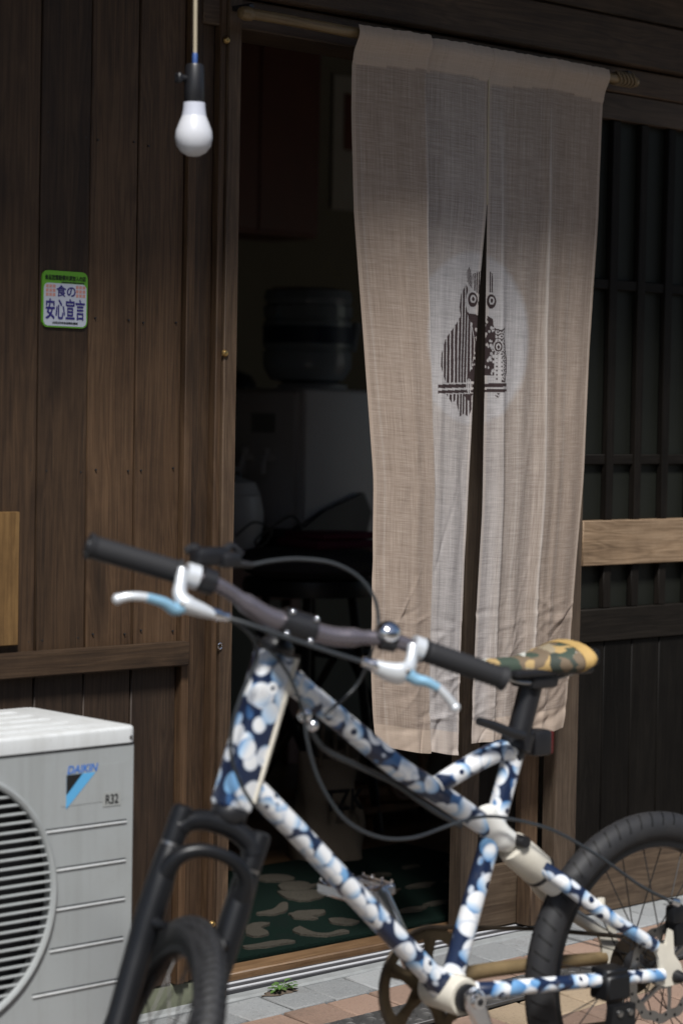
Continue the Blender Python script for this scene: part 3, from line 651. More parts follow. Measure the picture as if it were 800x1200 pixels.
# frame of the print: units of one fifth of a photo pixel, laid on the curtain
_c = [at(480, 280, NY), at(640, 280, NY), at(480, 510, NY), at(640, 510, NY)]
_A = np.array([[q[0], q[2], 1] for q in _c]); PRX = np.linalg.lstsq(_A, np.array([0, 800, 0, 800.]), rcond=None)[0]; PRY = np.linalg.lstsq(_A, np.array([0, 0, 1150, 1150.]), rcond=None)[0]
def inpoly(x, y, poly):
    r = np.zeros(x.shape, bool); n = len(poly)
    for i in range(n):
        x1, y1 = poly[i]; x2, y2 = poly[(i+1) % n]
        if y1 == y2: continue
        r ^= ((y1 > y) != (y2 > y)) & (x < (x2-x1)*(y-y1)/(y2-y1)+x1)
    return r
def ell(x, y, cx, cy, rx, ry): return ((x-cx)/rx)**2+((y-cy)/ry)**2 < 1
def owl(x, y):
    D = np.zeros(x.shape, bool)
    st = lambda per, duty, ph=0: ((x+ph+.02*y) % per) < per*duty
    body = inpoly(x, y, [(322,300),(300,265),(268,330),(260,400),(266,452),(228,520),(180,590),(158,670),(154,740),(168,800),(186,842),(312,842),(330,770),(348,680),(352,600),(338,510),(312,432),(300,380),(306,330)])
    D |= body & st(20.5, .66)
    D |= inpoly(x, y, [(320,165),(305,200),(310,252),(346,298),(343,225),(332,178)]) & (st(9, .62))
    D |= inpoly(x, y, [(346,208),(378,192),(412,188),(402,325),(372,318),(352,300)]) & st(12, .60)
    D |= inpoly(x, y, [(452,186),(468,200),(476,330),(448,322)]) & st(12, .6)
    chest = inpoly(x, y, [(308,430),(380,446),(400,470),(395,600),(390,760),(360,838),(306,826),(330,770),(350,690),(356,600),(342,512)]) | inpoly(x, y, [(400,470),(440,450),(470,466),(480,560),(476,800),(400,800),(395,600)])
    rs = np.random.default_rng(3); dots = np.zeros(x.shape, bool)
    for _ in range(75):
        dots |= ell(x, y, rs.uniform(305, 480), rs.uniform(440, 835), rs.uniform(5, 11), rs.uniform(5, 11))
    D |= chest & ~dots
    for cx, cy, rx, ry in ((345,356,29,43), (460,364,27,43)):
        D &= ~ell(x, y, cx, cy, rx+10, ry+8)
        D |= ell(x, y, cx, cy, rx, ry); D &= ~ell(x, y, cx+3, cy-4, rx*.58, ry*.55); D |= ell(x, y, cx+4, cy-4, rx*.28, ry*.30)
    D |= inpoly(x, y, [(374,366),(392,370),(384,418)])
    # branch
    br = (x > 140) & (x < 550) & (((y > 846) & (y < 868)) | ((y > 880) & (y < 898)))
    D &= ~((x > 140) & (x < 550) & (y > 838) & (y < 905)); D |= br
    foot = ell(x, y, 322, 858, 15, 42); D &= ~(foot & (((x) % 9) < 6))
    tail = inpoly(x, y, [(186,903),(215,958),(235,935),(258,1036),(290,1020),(316,1038),(346,962),(358,903)])
    D |= tail & st(20, .62)
    kn = inpoly(x, y, [(285,905),(345,903),(318,946)]); D |= kn; D &= ~(kn & dots)
    so = inpoly(x, y, [(478,520),(508,532),(542,514),(524,562),(540,620),(553,700),(551,780),(534,842),(486,842),(474,780)]) 
    arcs = np.zeros(x.shape, bool)
    ii = np.floor(y/26); xo = (x + (ii % 2)*17) % 34 - 17; yo = y - ii*26 - 26
    rr = np.sqrt(xo**2 + yo**2); arcs = (rr % 14) < 7
    bel = inpoly(x, y, [(470,660),(505,680),(520,740),(505,842),(470,842)])
    so_in = inpoly((x-510)/.86+510, (y-690)/.93+690, [(478,520),(508,532),(542,514),(524,562),(540,620),(553,700),(551,780),(534,842),(486,842),(474,780)])
    D |= so & (arcs | ~so_in) & ~bel
    D |= bel & (((x % 22) < 7) & ((y % 24) < 8))
    D &= ~ell(x, y, 495, 630, 24, 36); D |= ell(x, y, 495, 630, 18, 31) & ~ell(x, y, 495, 630, 11, 19) | ell(x, y, 495, 632, 6, 11)
    D |= inpoly(x, y, [(480,905),(506,905),(482,948)]) & arcs
    return D
def curtain_panel(name, eL, eR, folds, seed, parent, dense, crease_light, warm, pale):
    XL, ZL = eL; XR, ZR = eR
    zt = np.linspace(0, 1, len(XL))
    vv = np.unique(np.concatenate([np.linspace(0, .27, 90), np.linspace(.27, .57, 250), np.linspace(.57, 1, 190)]))
    def cv(z, a, n=200):      # smooth interpolation over the normalised height
        h = (z[0]-z)/(z[0]-z[-1]); g = np.interp(np.linspace(0, 1, n), h, a)
        k = np.hanning(15); k /= k.sum(); gp = np.pad(g, 7, mode='reflect', reflect_type='odd'); return np.convolve(gp, k, 'valid')
    gl = np.linspace(0, 1, 200)
    xl = np.interp(vv, gl, cv(ZL, XL)); xr = np.interp(vv, gl, cv(ZR, XR))
    zl = ZL[0]+(ZL[-1]-ZL[0])*vv; zr = ZR[0]+(ZR[-1]-ZR[0])*vv
    u = np.unique(np.concatenate([np.linspace(0, 1, 180), np.linspace(dense[0], dense[1], 210)])); nu = len(u); U, W = np.meshgrid(u, vv)
    X = xl[:, None]+(xr-xl)[:, None]*U; Z = zl[:, None]+(zr-zl)[:, None]*U
    rs = np.random.default_rng(seed); Y = np.zeros_like(X)
    for (c0, c1, wl, wr, amp, g0) in folds:          # ridge line from u=c0 at the top to u=c1 below, with a slope on either side
        c = c0+(c1-c0)*W; t = U-c
        prof = np.where(t < 0, np.exp(-(t/wl)**2), np.exp(-(t/wr)**2))
        Y -= amp*prof*(g0+(1-g0)*np.clip(W*1.6, 0, 1))
    # soft wrinkles, stronger towards the free hem
    for _ in range(46):
        cu, cw = rs.uniform(0, 1), rs.uniform(.25, 1.05)**.7; an = rs.normal(0, .30)
        du, dw = (U-cu)*.36, (W-cw)*1.4; p = du*math.cos(an)+dw*math.sin(an); q = -du*math.sin(an)+dw*math.cos(an)
        Y += rs.uniform(-.0020, .0020)*np.exp(-(p/rs.uniform(.006,.022))**2-(q/rs.uniform(.05,.25))**2)*np.clip(W*1.3, .15, 1)
    for _ in range(60):
        cu, cw = rs.uniform(0, 1), rs.uniform(.80, 1.02); an = rs.normal(1.3, .5)
        du, dw = (U-cu)*.36, (W-cw)*1.4; p = du*math.cos(an)+dw*math.sin(an); q = -du*math.sin(an)+dw*math.cos(an)
        Y += rs.uniform(-.0022, .0022)*np.exp(-(p/rs.uniform(.003,.010))**2-(q/rs.uniform(.02,.10))**2)
    gat = np.clip(1-W/.10, 0, 1)
    Y += .0009*gat*np.sin(U*95+rs.uniform(0, 6)+3*np.sin(U*23))
    Y += -.014*np.exp(-((W-.012)/.018)**2) - .0025/(1+np.exp((W-.046-.004*np.sin(U*5+seed))*900))       # sleeve round the pole
    Z += .0005*np.exp(-(W/.012)**2)*(np.sin(U*41+seed)+np.sin(U*97+2*seed))
    Z += .0015*np.clip((W-.9)*10, 0, 1)*np.sin(U*11+seed)
    Y += NY
    # print
    cx = PRX[0]*X+PRX[1]*Z+PRX[2]; cy = PRY[0]*X+PRY[1]*Z+PRY[2]
    pr = owl(cx, cy).astype(float)
    k = np.array([.25, .5, .25])
    ed = 1-np.clip((np.sqrt(((cx-348)/335)**2+((cy-585)/520)**2)-1)/.11+.5, 0, 1)
    hem = np.clip(np.maximum(np.maximum((W < .048+.004*np.sin(U*5+seed))*1.0, (W > .968)*1.0), np.maximum((U < .025)*.6, (U > .975)*.6)), 0, 1)
    nv = len(vv)
    me = bpy.data.meshes.new(name)
    co = np.stack([X-3.4, Y-NY, Z-1.86], -1).reshape(-1, 3)
    idx = np.arange(nv*nu).reshape(nv, nu)
    fc = np.stack([idx[:-1, :-1], idx[1:, :-1], idx[1:, 1:], idx[:-1, 1:]], -1).reshape(-1, 4)
    me.from_pydata(co.tolist(), [], fc.tolist()); me.update()
    cre = np.zeros_like(U)
    for c0, c1, wdt, amt in crease_light: cre = np.maximum(cre, amt*np.exp(-((U-(c0+(c1-c0)*W)-.004*np.sin(W*13))/wdt)**2)*np.clip((W-.05)*9, 0, 1))
    wrm = np.interp(U, *warm)*np.clip(1.1-.35*W, 0, 1)
    for nme, arr in (('print', pr), ('disc', ed), ('hem', hem), ('crease_light', cre), ('warm', wrm), ('pale', np.interp(U, *pale)*np.clip(.25+W, 0, 1))):
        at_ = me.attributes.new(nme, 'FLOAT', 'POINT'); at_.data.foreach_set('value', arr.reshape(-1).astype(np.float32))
    uvl = me.uv_layers.new(name='UVMap'); lv = np.zeros(len(me.loops), np.int32); me.loops.foreach_get('vertex_index', lv)
    uvs = np.stack([U*.42+seed, W*1.38], -1).reshape(-1, 2)[lv].astype(np.float32); uvl.data.foreach_set('uv', uvs.reshape(-1))
    me.shade_smooth(); me.materials.append(M['linen'])
    o = bpy.data.objects.new(name, me); COL.objects.link(o); o.parent = parent; return o
nor = thing('noren_curtain', 'beige linen split curtain printed with a brown owl on a white disc', 'curtain', (3.4, NY, 1.86))
eL, eM1, eM2, eR = map(edge_curve, (PXL, PXM1, PXM2, PXR))
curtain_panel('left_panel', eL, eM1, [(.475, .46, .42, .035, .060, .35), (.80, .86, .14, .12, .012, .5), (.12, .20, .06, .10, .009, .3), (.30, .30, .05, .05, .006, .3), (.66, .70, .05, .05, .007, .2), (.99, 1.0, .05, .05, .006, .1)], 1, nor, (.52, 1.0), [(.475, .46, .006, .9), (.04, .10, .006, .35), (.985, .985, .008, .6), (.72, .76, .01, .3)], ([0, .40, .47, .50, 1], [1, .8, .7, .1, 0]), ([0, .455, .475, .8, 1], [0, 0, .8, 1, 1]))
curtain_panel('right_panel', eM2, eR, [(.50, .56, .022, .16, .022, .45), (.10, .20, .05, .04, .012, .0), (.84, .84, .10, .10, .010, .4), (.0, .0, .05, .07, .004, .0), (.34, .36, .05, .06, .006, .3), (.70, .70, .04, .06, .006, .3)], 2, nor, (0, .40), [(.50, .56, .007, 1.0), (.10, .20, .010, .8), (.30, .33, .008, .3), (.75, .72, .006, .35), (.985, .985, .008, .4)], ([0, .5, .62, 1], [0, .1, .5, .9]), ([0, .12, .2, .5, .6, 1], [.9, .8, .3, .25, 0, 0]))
# stitched seam that joins the panels above the split
sp = [(x-3.4, -.004, z-1.86) for x, z in zip(*[c[1:4] for c in eM1])]
obj('seam_stitching', sweep(catmull(sp, 12), [.0016,.0022]*19, 6), M['cord'], nor)

# ------------------------------------------------ sticker
p = at(76, 351, -.0015); stk = thing('notice_sticker', 'small green and white food safety sticker with blue characters on planks', 'sticker', (p[0], -.0025, p[2]))
SW, SH = .0985, .0985
a0, a1 = at(50, 351, 0), at(103, 351, 0); SW = a1[0]-a0[0]; b0, b1 = at(76, 384, 0), at(76, 318, 0); SH = b1[2]-b0[2]
obj('green_backing', prism(rrect(-SW/2, SW/2, -SH/2, SH/2, .012), -.0006, .003), M['greenprint'], stk, False)
obj('white_field', prism(rrect(-SW*.47, SW*.47, -SH*.475, SH*.28, .009), -.0012, 0), M['whiteprint'], stk, False)
def letters(name, s, x, z, wd, ht, mat, parent, y=-.0017, shear=0, bold=0.0):
    g = text_geo(s, .1, (wd, ht), .0003, shear, bold); return obj(name, tr(g, (x, y, z)), mat, parent, False)
letters('heading_text', '食品営業賠償共済加入の店', -SW*.45, SH*.335, SW*.90, SH*.092, M['blackprint'], stk, -.0012, 0, .0012)
for k in range(14): obj('small_print', prism(rrect(-SW*.08+k*SW*.036, -SW*.08+k*SW*.036+SW*.027, SH*.288, SH*.315, .0004, 1), -.0010, -.0006), M['blackprint'], stk, False)
letters('title_text', '食の', -SW*.20, SH*.045, SW*.42, SH*.205, M['navyprint'], stk, -.0017, 0, .0022)
letters('slogan_text', '安心宣言', -SW*.43, -SH*.36, SW*.86, SH*.37, M['navyprint'], stk, -.0017, 0, .0028)
letters('footer_text', '(公社)日本食品衛生協会', -SW*.28, -SH*.445, SW*.56, SH*.048, M['blackprint'], stk, -.0017, 0, .0006)
pk = None
for sx in (-.325, .335):
    for i in range(3):
        for j in range(3):
            q = ((sx+.075*(i-1))*SW, 0, (.15+.075*(j-1))*SH)
            if pk is None: pk = obj('pink_square', prism(rrect(-SW*.028, SW*.028, -SH*.028, SH*.028, .0004, 1), -.0016, -.0012), M['pinkprint'], stk, False, loc=q)
            else: inst(pk, q, (0,0,0), stk)

# ------------------------------------------------ hanging bulb
hb = thing('hanging_bulb', 'unlit white bulb hanging on a cord before the plank wall', 'light bulb', (2.357, -.40, 1.63))
obj('bulb', lathe([(0,-.081),(.010,-.0795),(.020,-.074),(.0275,-.064),(.0302,-.051),(.0290,-.040),(.0245,-.028),(.0195,-.016)], 28), M['bulb'], hb)
obj('bulb_neck', lathe([(.0197,-.0165),(.0180,-.006),(.0172,.005)], 28), M['bulbneck'], hb)
obj('socket', lathe([(.0150,.0),(.0165,.002),(.0160,.030),(.0150,.062),(.0130,.066),(0,.067)], 20), M['black'], hb)
obj('socket_switch', join(sweep([(0,0,0),(-.013,0,0)], .006, 10), tr(rbox(.008,.013,.016,.002), (-.016,0,0))), M['black'], hb, loc=(-.012, .006, .042))
obj('cord_sleeve', lathe([(.0042,.064),(.0042,.082),(.003,.084)], 12), M['bluetape'], hb)
obj('hanging_cord', sweep(catmull([(0,0,.078),(-.001,0,.2),(.001,0,.4),(0,0,.66)], 6), .0030, 8), M['cord'], hb)

# ------------------------------------------------ air conditioner outdoor unit
XR_, YF, ZT = 2.272, -.381, .640
AW, AD, AH = .765, .285, .585
ac = thing('air_conditioner_unit', 'white outdoor air conditioner unit against the plank wall', 'air conditioner', (XR_-AW/2, YF+AD/2, ZT-AH-.045))
OA = (XR_-AW/2, YF+AD/2, ZT-AH-.045)
L_ = lambda x, y, z: (x-OA[0], y-OA[1], z-OA[2])
x0, x1, yb_ = XR_-AW, XR_, YF+AD
GC = at(-62, 1062, YF); GR = at(62, 1062, YF)[0]-GC[0]        # grille centre and radius
# front panel with a round hole
ang = np.linspace(0, 2*math.pi, 65)[:-1]
zb, zt = ZT-AH+.002, ZT-.027
hole = [(GC[0]+GR*math.cos(a), GC[2]+GR*math.sin(a)) for a in ang]
def rayrect(a):
    c, s = math.cos(a), math.sin(a); t = 1e9
    for lim, comp, o in ((x1-.004, c, GC[0]), (x0+.004, c, GC[0]), (zt, s, GC[2]), (zb, s, GC[2])):
        if abs(comp) > 1e-9:
            k = (lim-o)/comp
            if k > 0: t = min(t, k)
    return GC[0]+c*t, GC[2]+s*t
outer = [rayrect(a) for a in ang]
for cx_, cz_ in ((x1-.004, zt), (x1-.004, zb), (x0+.004, zt), (x0+.004, zb)):
    k = min(range(64), key=lambda i: (outer[i][0]-cx_)**2+(outer[i][1]-cz_)**2); outer[k] = (cx_, cz_)
V = [L_(x, YF, z) for x, z in hole]+[L_(x, YF, z) for x, z in outer]+[L_(x, YF+.02, z) for x, z in hole]
Fc = [(i, (i+1) % 64, 64+(i+1) % 64, 64+i) for i in range(64)]+[(i, 128+i, 128+(i+1) % 64, (i+1) % 64) for i in range(64)]
obj('front_panel', (V, Fc), M['acshaded'], ac, True, angle=25)
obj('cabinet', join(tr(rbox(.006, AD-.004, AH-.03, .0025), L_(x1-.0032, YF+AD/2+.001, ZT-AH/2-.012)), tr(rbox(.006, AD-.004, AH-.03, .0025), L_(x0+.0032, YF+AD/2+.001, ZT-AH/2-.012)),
    tr(rbox(AW-.012, .006, AH-.03, .002), L_((x0+x1)/2, yb_-.004, ZT-AH/2-.012)), tr(rbox(AW-.012, AD-.01, .01, .002), L_((x0+x1)/2, YF+AD/2, ZT-AH+.008))), M['acshaded'], ac)
# lid with rounded corners, a lip and pressed ribs
lid = prism(rrect(x0-.002-OA[0], x1+.002-OA[0], YF-.003-OA[1], yb_+.002-OA[1], .018, 6), ZT-.026-OA[2], ZT-OA[2], 'z')
bm = bmesh.new(); vs = [bm.verts.new(v) for v in lid[0]]; [bm.faces.new([vs[i] for i in f]) for f in lid[1]]
bmesh.ops.recalc_face_normals(bm, faces=bm.faces); bmesh.ops.bevel(bm, geom=[e for e in bm.edges if all(abs(v.co.z-(ZT-OA[2])) < 1e-5 for v in e.verts)], offset=.006, segments=3, affect='EDGES', profile=.5)
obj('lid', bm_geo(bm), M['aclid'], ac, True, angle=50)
for k in range(5):
    yy = YF+.045+.048*k; obj('lid_rib', sweep([(x0+.05, yy, ZT-.0015), (x0+.07, yy, ZT), (x1-.075, yy, ZT), (x1-.055, yy, ZT-.0015)], [.001,.0065,.0065,.001], 10, flat=(.45,1), ref=(0,0,1)), M['aclid'], ac, loc=(-OA[0], -OA[1], -OA[2]))
for sx_, sz_ in ((x1-.012, ZT-.018), (x1-.012, ZT-AH+.06), (x0+.012, ZT-.018)):
    obj('screw', lathe([(0,-.0035),(.003,-.003),(.0042,-.001),(.0045,.001)], 10, 'y'), M['steel'], ac, loc=L_(sx_, YF-.0005, sz_))
# pressed lines beside the grille: pale lit lip, dark shade strip painted above
for (ax, ay), (bx, by) in (((46,977),(148,960)), ((61,1021),(147,1006)), ((64,1066),(146,1052)), ((58,1115),(144,1098)), ((38,1168),(142,1147))):
    A_, B_ = at(ax, ay, YF), at(bx, by, YF); zz = (A_[2]+B_[2])/2
    obj('pressed_line_lit_lip', rbox(B_[0]-A_[0], .0045, .0030, .0012, 2), M['aclid'], ac, loc=L_((A_[0]+B_[0])/2, YF-.0005, zz-.0015))
    obj('groove_shade', rbox(B_[0]-A_[0], .001, .002, 0), M['acdark'], ac, loc=L_((A_[0]+B_[0])/2, YF-.0002, zz+.0018))
obj('lid_shadow_line', rbox(AW-.01, .002, .003, 0), M['acdark'], ac, loc=L_((x0+x1)/2, YF-.0004, ZT-.0275))  # dark strip painted in as the shadow under the lid lip
obj('grille_ring', sweep([(GC[0]+(GR+.001)*math.cos(a), YF-.001, GC[2]+(GR+.001)*math.sin(a)) for a in np.linspace(0, 2*math.pi, 73)], .0062, 8, False, ref=(0,1,0)), M['acshaded'], ac, loc=(-OA[0], -OA[1], -OA[2]))
obj('fan_recess', join(*[lathe([(GR+.008, .012), (GR+.008, .10), (0, .10)], 40, 'y')]), M['acdark'], ac, loc=L_(GC[0], YF+.02, GC[2]))
for k in range(5):
    a = R(72*k+20); obj('fan_blade', ([ (0.03*math.cos(a), .05, .03*math.sin(a)), (GR*.9*math.cos(a-.35), .03, GR*.9*math.sin(a-.35)), (GR*.9*math.cos(a+.35), .075, GR*.9*math.sin(a+.35)), (.03*math.cos(a+.5), .06, .03*math.sin(a+.5)),
        (0.03*math.cos(a), .053, .03*math.sin(a)), (GR*.9*math.cos(a-.35), .033, GR*.9*math.sin(a-.35)), (GR*.9*math.cos(a+.35), .078, GR*.9*math.sin(a+.35)), (.03*math.cos(a+.5), .063, .03*math.sin(a+.5))], [(0,1,2,3),(7,6,5,4),(0,4,5,1),(1,5,6,2),(2,6,7,3),(3,7,4,0)]), M['forkblack'], ac, False, loc=L_(GC[0], YF, GC[2]))
ns = int(2*GR/.0138)
for k in range(1, ns):
    zz = -GR+2*GR*k/ns; hw = math.sqrt(max(GR*GR-zz*zz, 1e-6))
    if hw < .02: continue
    obj('grille_slat', sweep([(-hw-.002, 0, 0), (hw+.002, 0, 0)], .0030, 8, flat=(.8, 1.2), ref=(0,0,1)), M['acshaded'], ac, loc=L_(GC[0], YF+.001, GC[2]+zz))
for xx in (-.155, -.09, -.03, .03, .09, .155):
    hh = math.sqrt(GR*GR-xx*xx); obj('grille_rod', sweep([(0,0,-hh),(0,0,hh)], .0016, 6), M['acdark'], ac, loc=L_(GC[0]+xx, YF+.0055, GC[2]))
# maker's label
q0, q1 = at(73, 947, YF), at(145, 890, YF)
obj('label_film', prism(rrect(q0[0]-.002, q1[0]+.001, q0[2]+.002, q1[2]-.004, .002), -.0005, 0), M['acshaded'], ac, False, loc=(-OA[0], YF-OA[1], -OA[2]))
t0, t1 = at(79, 905, YF), at(115, 898, YF)
letters('maker_name', 'DAIKIN', 0, 0, t1[0]-t0[0], .0125, M['blueprint'], ac, -.0008, .25, .002).location = L_(t0[0], YF, t0[2]-.003)
TA, TB, TC = at(78, 909, YF), at(112, 904, YF), at(78, 948, YF)
zz0 = (TA[2]+TB[2])/2
tri = lambda P, y: prism([(a-OA[0], b-OA[2]) for a, b in P], y-OA[1], y+.0006-OA[1])
obj('logo_triangle', tri([(TA[0], zz0), (TA[0], TC[2]), (TB[0], zz0)], YF-.0010), M['cyanprint'], ac, False)
obj('logo_corner', tri([(TA[0], zz0), (TA[0], zz0-.031), (TA[0]+.030, zz0)], YF-.0014), M['blackprint'], ac, False)
bdg = at(131, 936, YF); obj('refrigerant_badge', prism(rrect(-.0175, .0175, -.0115, .0115, .001), -.0009, -.0003), M['badge'], ac, False, loc=L_(bdg[0], YF, bdg[2]))
letters('refrigerant_code', 'R32', -.0125, -.0075, .025, .015, M['blackprint'], ac, -.0013, 0, .002).location = L_(bdg[0], YF, bdg[2])
for xx in (x0+.11, x1-.12):
    obj('foot', rbox(.05, AD+.03, .045, .004), M['mossy'], ac, loc=L_(xx, YF+AD/2, ZT-AH-.0225))
acb = []
for xx in (x0+.11, x1-.12):
    zt_ = ZT-AH-.046; zg = gz(xx, YF+AD/2)-.012; b_ = box('concrete_block', xx-.06, xx+.06, YF-.05, yb_+.05, zg, zt_+.001, M['concrete'], None, .004); tag(b_, 'grey concrete block under the %s end of the air conditioner' % ('fan grille' if xx < (x0+x1)/2 else 'logo'), 'concrete block', 'blocks under the air conditioner')

# ------------------------------------------------ weed in the joint
p = (2.895, -.045); wd = thing('weed', 'small green weed sprouting at the edging by the door track', 'weed', (p[0], p[1], gz(*p)))
lv = []
for k in range(26):
    a = random.uniform(0, 6.28); r_ = random.uniform(.005, .027); h = random.uniform(.007, .020); s_ = random.uniform(.008, .012)
    c = Vector((r_*math.cos(a), r_*math.sin(a)*.7, h)); t_ = random.uniform(-.6, .6)
    V = []
    for (u_, v_, n_) in ((0,0,0), (.5,.42,.10), (1,.30,.06), (1.35,0,-.10), (1,-.30,.06), (.5,-.42,.10)):
        V.append((c.x+s_*(u_*math.cos(a)-v_*math.sin(a)), c.y+s_*(u_*math.sin(a)+v_*math.cos(a)), c.z+s_*(n_+t_*u_*.5)))
    obj('leaf', (V, [(0,1,2,3), (0,3,4,5)]), M['leaf'], wd); lv.append((c, V[0]))
obj('stem', join(*[sweep(catmull([(0,0,-.006), (c.x*.5, c.y*.5, c.z*.7), v0], 3), .0007, 5) for c, v0 in lv]), M['leaf'], wd)
obj('soil_patch', (lambda n: ([(.05*math.cos(6.283*i/n)*random.uniform(.7,1.1), .022*math.sin(6.283*i/n)*random.uniform(.7,1.1), .0012) for i in range(n)]+[(0,0,.006)], [(i, (i+1) % n, n) for i in range(n)]))(18), M['soil'], wd)

# ================================================================== INSIDE THE SHOP
def P3(px, py, y): return at(px, py, y)
# table with the water cooler
ty = 1.45; a_, b_ = at(268, 648, ty), at(470, 640, ty); tz = (a_[2]+b_[2])/2
tb = thing('side_table', 'low red brown table inside the shop under the water cooler', 'table', ((a_[0]+b_[0])/2, ty+.28, .06))
txc = tb.location.x
obj('table_top', rbox(b_[0]-a_[0]+.3, .64, .035, .004), M['redwood'], tb, loc=(0, .02, tz-.06-.0175))
obj('apron', rbox(b_[0]-a_[0]+.24, .02, .10, .003), M['redwood'], tb, loc=(0, -.26, tz-.06-.0865))
for sx in (-1, 1):
    for sy in (-.24, .28): obj('leg', rbox(.045, .045, tz-.06-.035, .003), M['redwood'], tb, loc=(sx*((b_[0]-a_[0])/2+.08), sy, (tz-.06-.035)/2))
cy_ = ty+.02
c0, c1 = at(357, 455, cy_), at(357, 640, cy_)      # near vertical edge of the cooler
ch = c0[2]-tz; cw = .33; cdp = .30
wc = thing('water_cooler', 'white table top water cooler with two taps inside the shop', 'water cooler', (c0[0]+cw/2, cy_+cdp/2, tz))
obj('body', rbox(cw, cdp, ch, .012, 3), M['appliance'], wc, loc=(0, 0, ch/2))
obj('front_fascia', rbox(.02, cdp*.86, ch*.96, .008, 2), M['appliance'], wc, loc=(-cw/2-.008, 0, ch*.5))
obj('control_panel', rbox(.006, .10, .055, .002), M['applgrey'], wc, loc=(-cw/2-.019, .0, ch*.78))
for yy in (-.045, .045): obj('tap', join(sweep([(0,0,0),(-.035,0,0),(-.04,0,-.02),(-.04,0,-.045)], .010, 10), tr(rbox(.02,.022,.02,.004), (-.03,0,.018))), M['appliance'], wc, loc=(-cw/2-.018, yy, ch*.56))
obj('bottle_collar', lathe([(.10, 0), (.10, .012), (.07, .02)], 24), M['appliance'], wc, loc=(0, 0, ch))
M['bottlelabel'] = plain('faded_blue_label', lin(.02,.035,.07), .5)
wb = thing('water_bottle', 'blue tinted upturned water bottle standing on the cooler', 'water bottle', (wc.location.x-.02, wc.location.y, tz+ch+.014))
bh = at(357, 338, cy_+cdp/2)[2]-(tz+ch+.014); br = .128
prof = [(.05, 0), (.105, .012), (br*.98, .045)]
for k in range(4):
    z_ = .06+k*(bh-.10)/4; dz = (bh-.10)/4; prof += [(br, z_), (br, z_+dz*.72), (br*.94, z_+dz*.80), (br*.94, z_+dz*.92)]
prof += [(br, bh-.03), (br*.96, bh-.008), (br*.80, bh), (0, bh)]
obj('bottle', lathe(prof, 36), M['bottle'], wb)
obj('paper_label', lathe([(br+.0008, bh*.42), (br+.0008, bh*.60)], 36), M['bottlelabel'], wb)
obj('bottle_grip', sweep([(.09,-.09,bh*.35),(.10,-.10,bh*.65)], .011, 8), M['bottle'], wb)
# laptop bag / black case leaning on the table
k0, k1 = at(357, 650, ty-.05), at(432, 585, ty-.05)
bc = tag(obj('black_case', prism([(0, 0), (.27, 0), (.30, .10), (.27, .155), (.12, .105), (.0, .035)], 0, .16), M['black'], None, False, loc=(k0[0], ty-.0, tz+.001)), 'sloping black case lying on the table before the water cooler', 'case')
# appliances at the left of the table
r0 = at(280, 600, ty+.1)
rc = thing('rice_cooker', 'rounded pale rice cooker at the end of the table, beside cooler', 'rice cooker', (r0[0]-.02, ty+.14, tz))
obj('pot_body', lathe([(.0,0),(.085,.002),(.105,.03),(.11,.10),(.10,.15)], 28), M['appliance'], rc)
obj('lid', lathe([(.10,.152),(.085,.185),(.04,.20),(0,.203)], 28), M['appliance'], rc)
obj('handle', sweep([(-.07,0,.16),(-.05,0,.22),(.05,0,.22),(.07,0,.16)], .008, 8), M['applgrey'], rc)
m0, m1 = at(272, 556, ty+.45), at(292, 490, ty+.45)
sh = thing('wall_shelf', 'small brown wall shelf behind the water cooler', 'shelf', (m0[0]+.02, 2.35, m1[2]))
obj('shelf_board', rbox(.75, .30, .02, .002), M['redwood'], sh, loc=(.30, 0, 0))
for xx in (0, .6): obj('shelf_bracket', prism([(0,0),(-.2,0),(0,-.2)], -.01, .01, 'x'), M['redwood'], sh, loc=(xx, .15, -.01))
pt = thing('dark_pot', 'dark round pot standing on the small wall shelf', 'pot', (at(276, 440, 2.3)[0], 2.32, m1[2]+.010))
obj('pot_body', lathe([(0,0),(.06,0),(.085,.04),(.08,.10),(.06,.125)], 24), M['black'], pt); obj('lid', lathe([(.062,.126),(.02,.14),(.012,.155),(0,.158)], 20), M['black'], pt)
# cupboard on the back wall and a paper beside it
u0, u1 = at(300, 275, 2.30), at(368, 50, 2.30)
cb_ = thing('wall_cupboard', 'dark red wall cupboard high on the back wall', 'cupboard', ((u0[0]+u1[0])/2-.15, 2.38, u0[2]))
obj('carcass', rbox(u1[0]-u0[0]+.30, .22, 2.40-u0[2], .003), M['redwood'], cb_, loc=(0, 0, (2.40-u0[2])/2))
for sx in (-1, 1): obj('door', rbox((u1[0]-u0[0]+.28)/2-.004, .018, 2.36-u0[2], .003), M['redwood'], cb_, loc=(sx*(u1[0]-u0[0]+.28)/4, -.12, (2.38-u0[2])/2))
n0, n1 = at(388, 245, 2.49), at(412, 90, 2.49)
pn = thing('wall_calendar', 'pale paper calendar with red picture pinned to the back wall', 'calendar', ((n0[0]+n1[0])/2+.08, 2.492, n0[2]))
obj('sheet', rbox(.30, .004, n1[2]-n0[2], .0005), M['paper'], pn, loc=(.03, 0, (n1[2]-n0[2])/2))
obj('picture', rbox(.20, .004, (n1[2]-n0[2])*.42, .0005), M['redwood'], pn, loc=(.03, -.004, (n1[2]-n0[2])*.66))
# black lead lying over the table edge
tag(obj('power_lead', sweep(catmull([at(x, y, ty+.0-.02) for x, y in ((276,628),(298,612),(318,622),(306,640),(300,632),(330,610),(345,606),(356,626),(352,642),(372,655))], 6), .0035, 6), M['black']), 'thin black lead looping in front of the water cooler', 'cable')
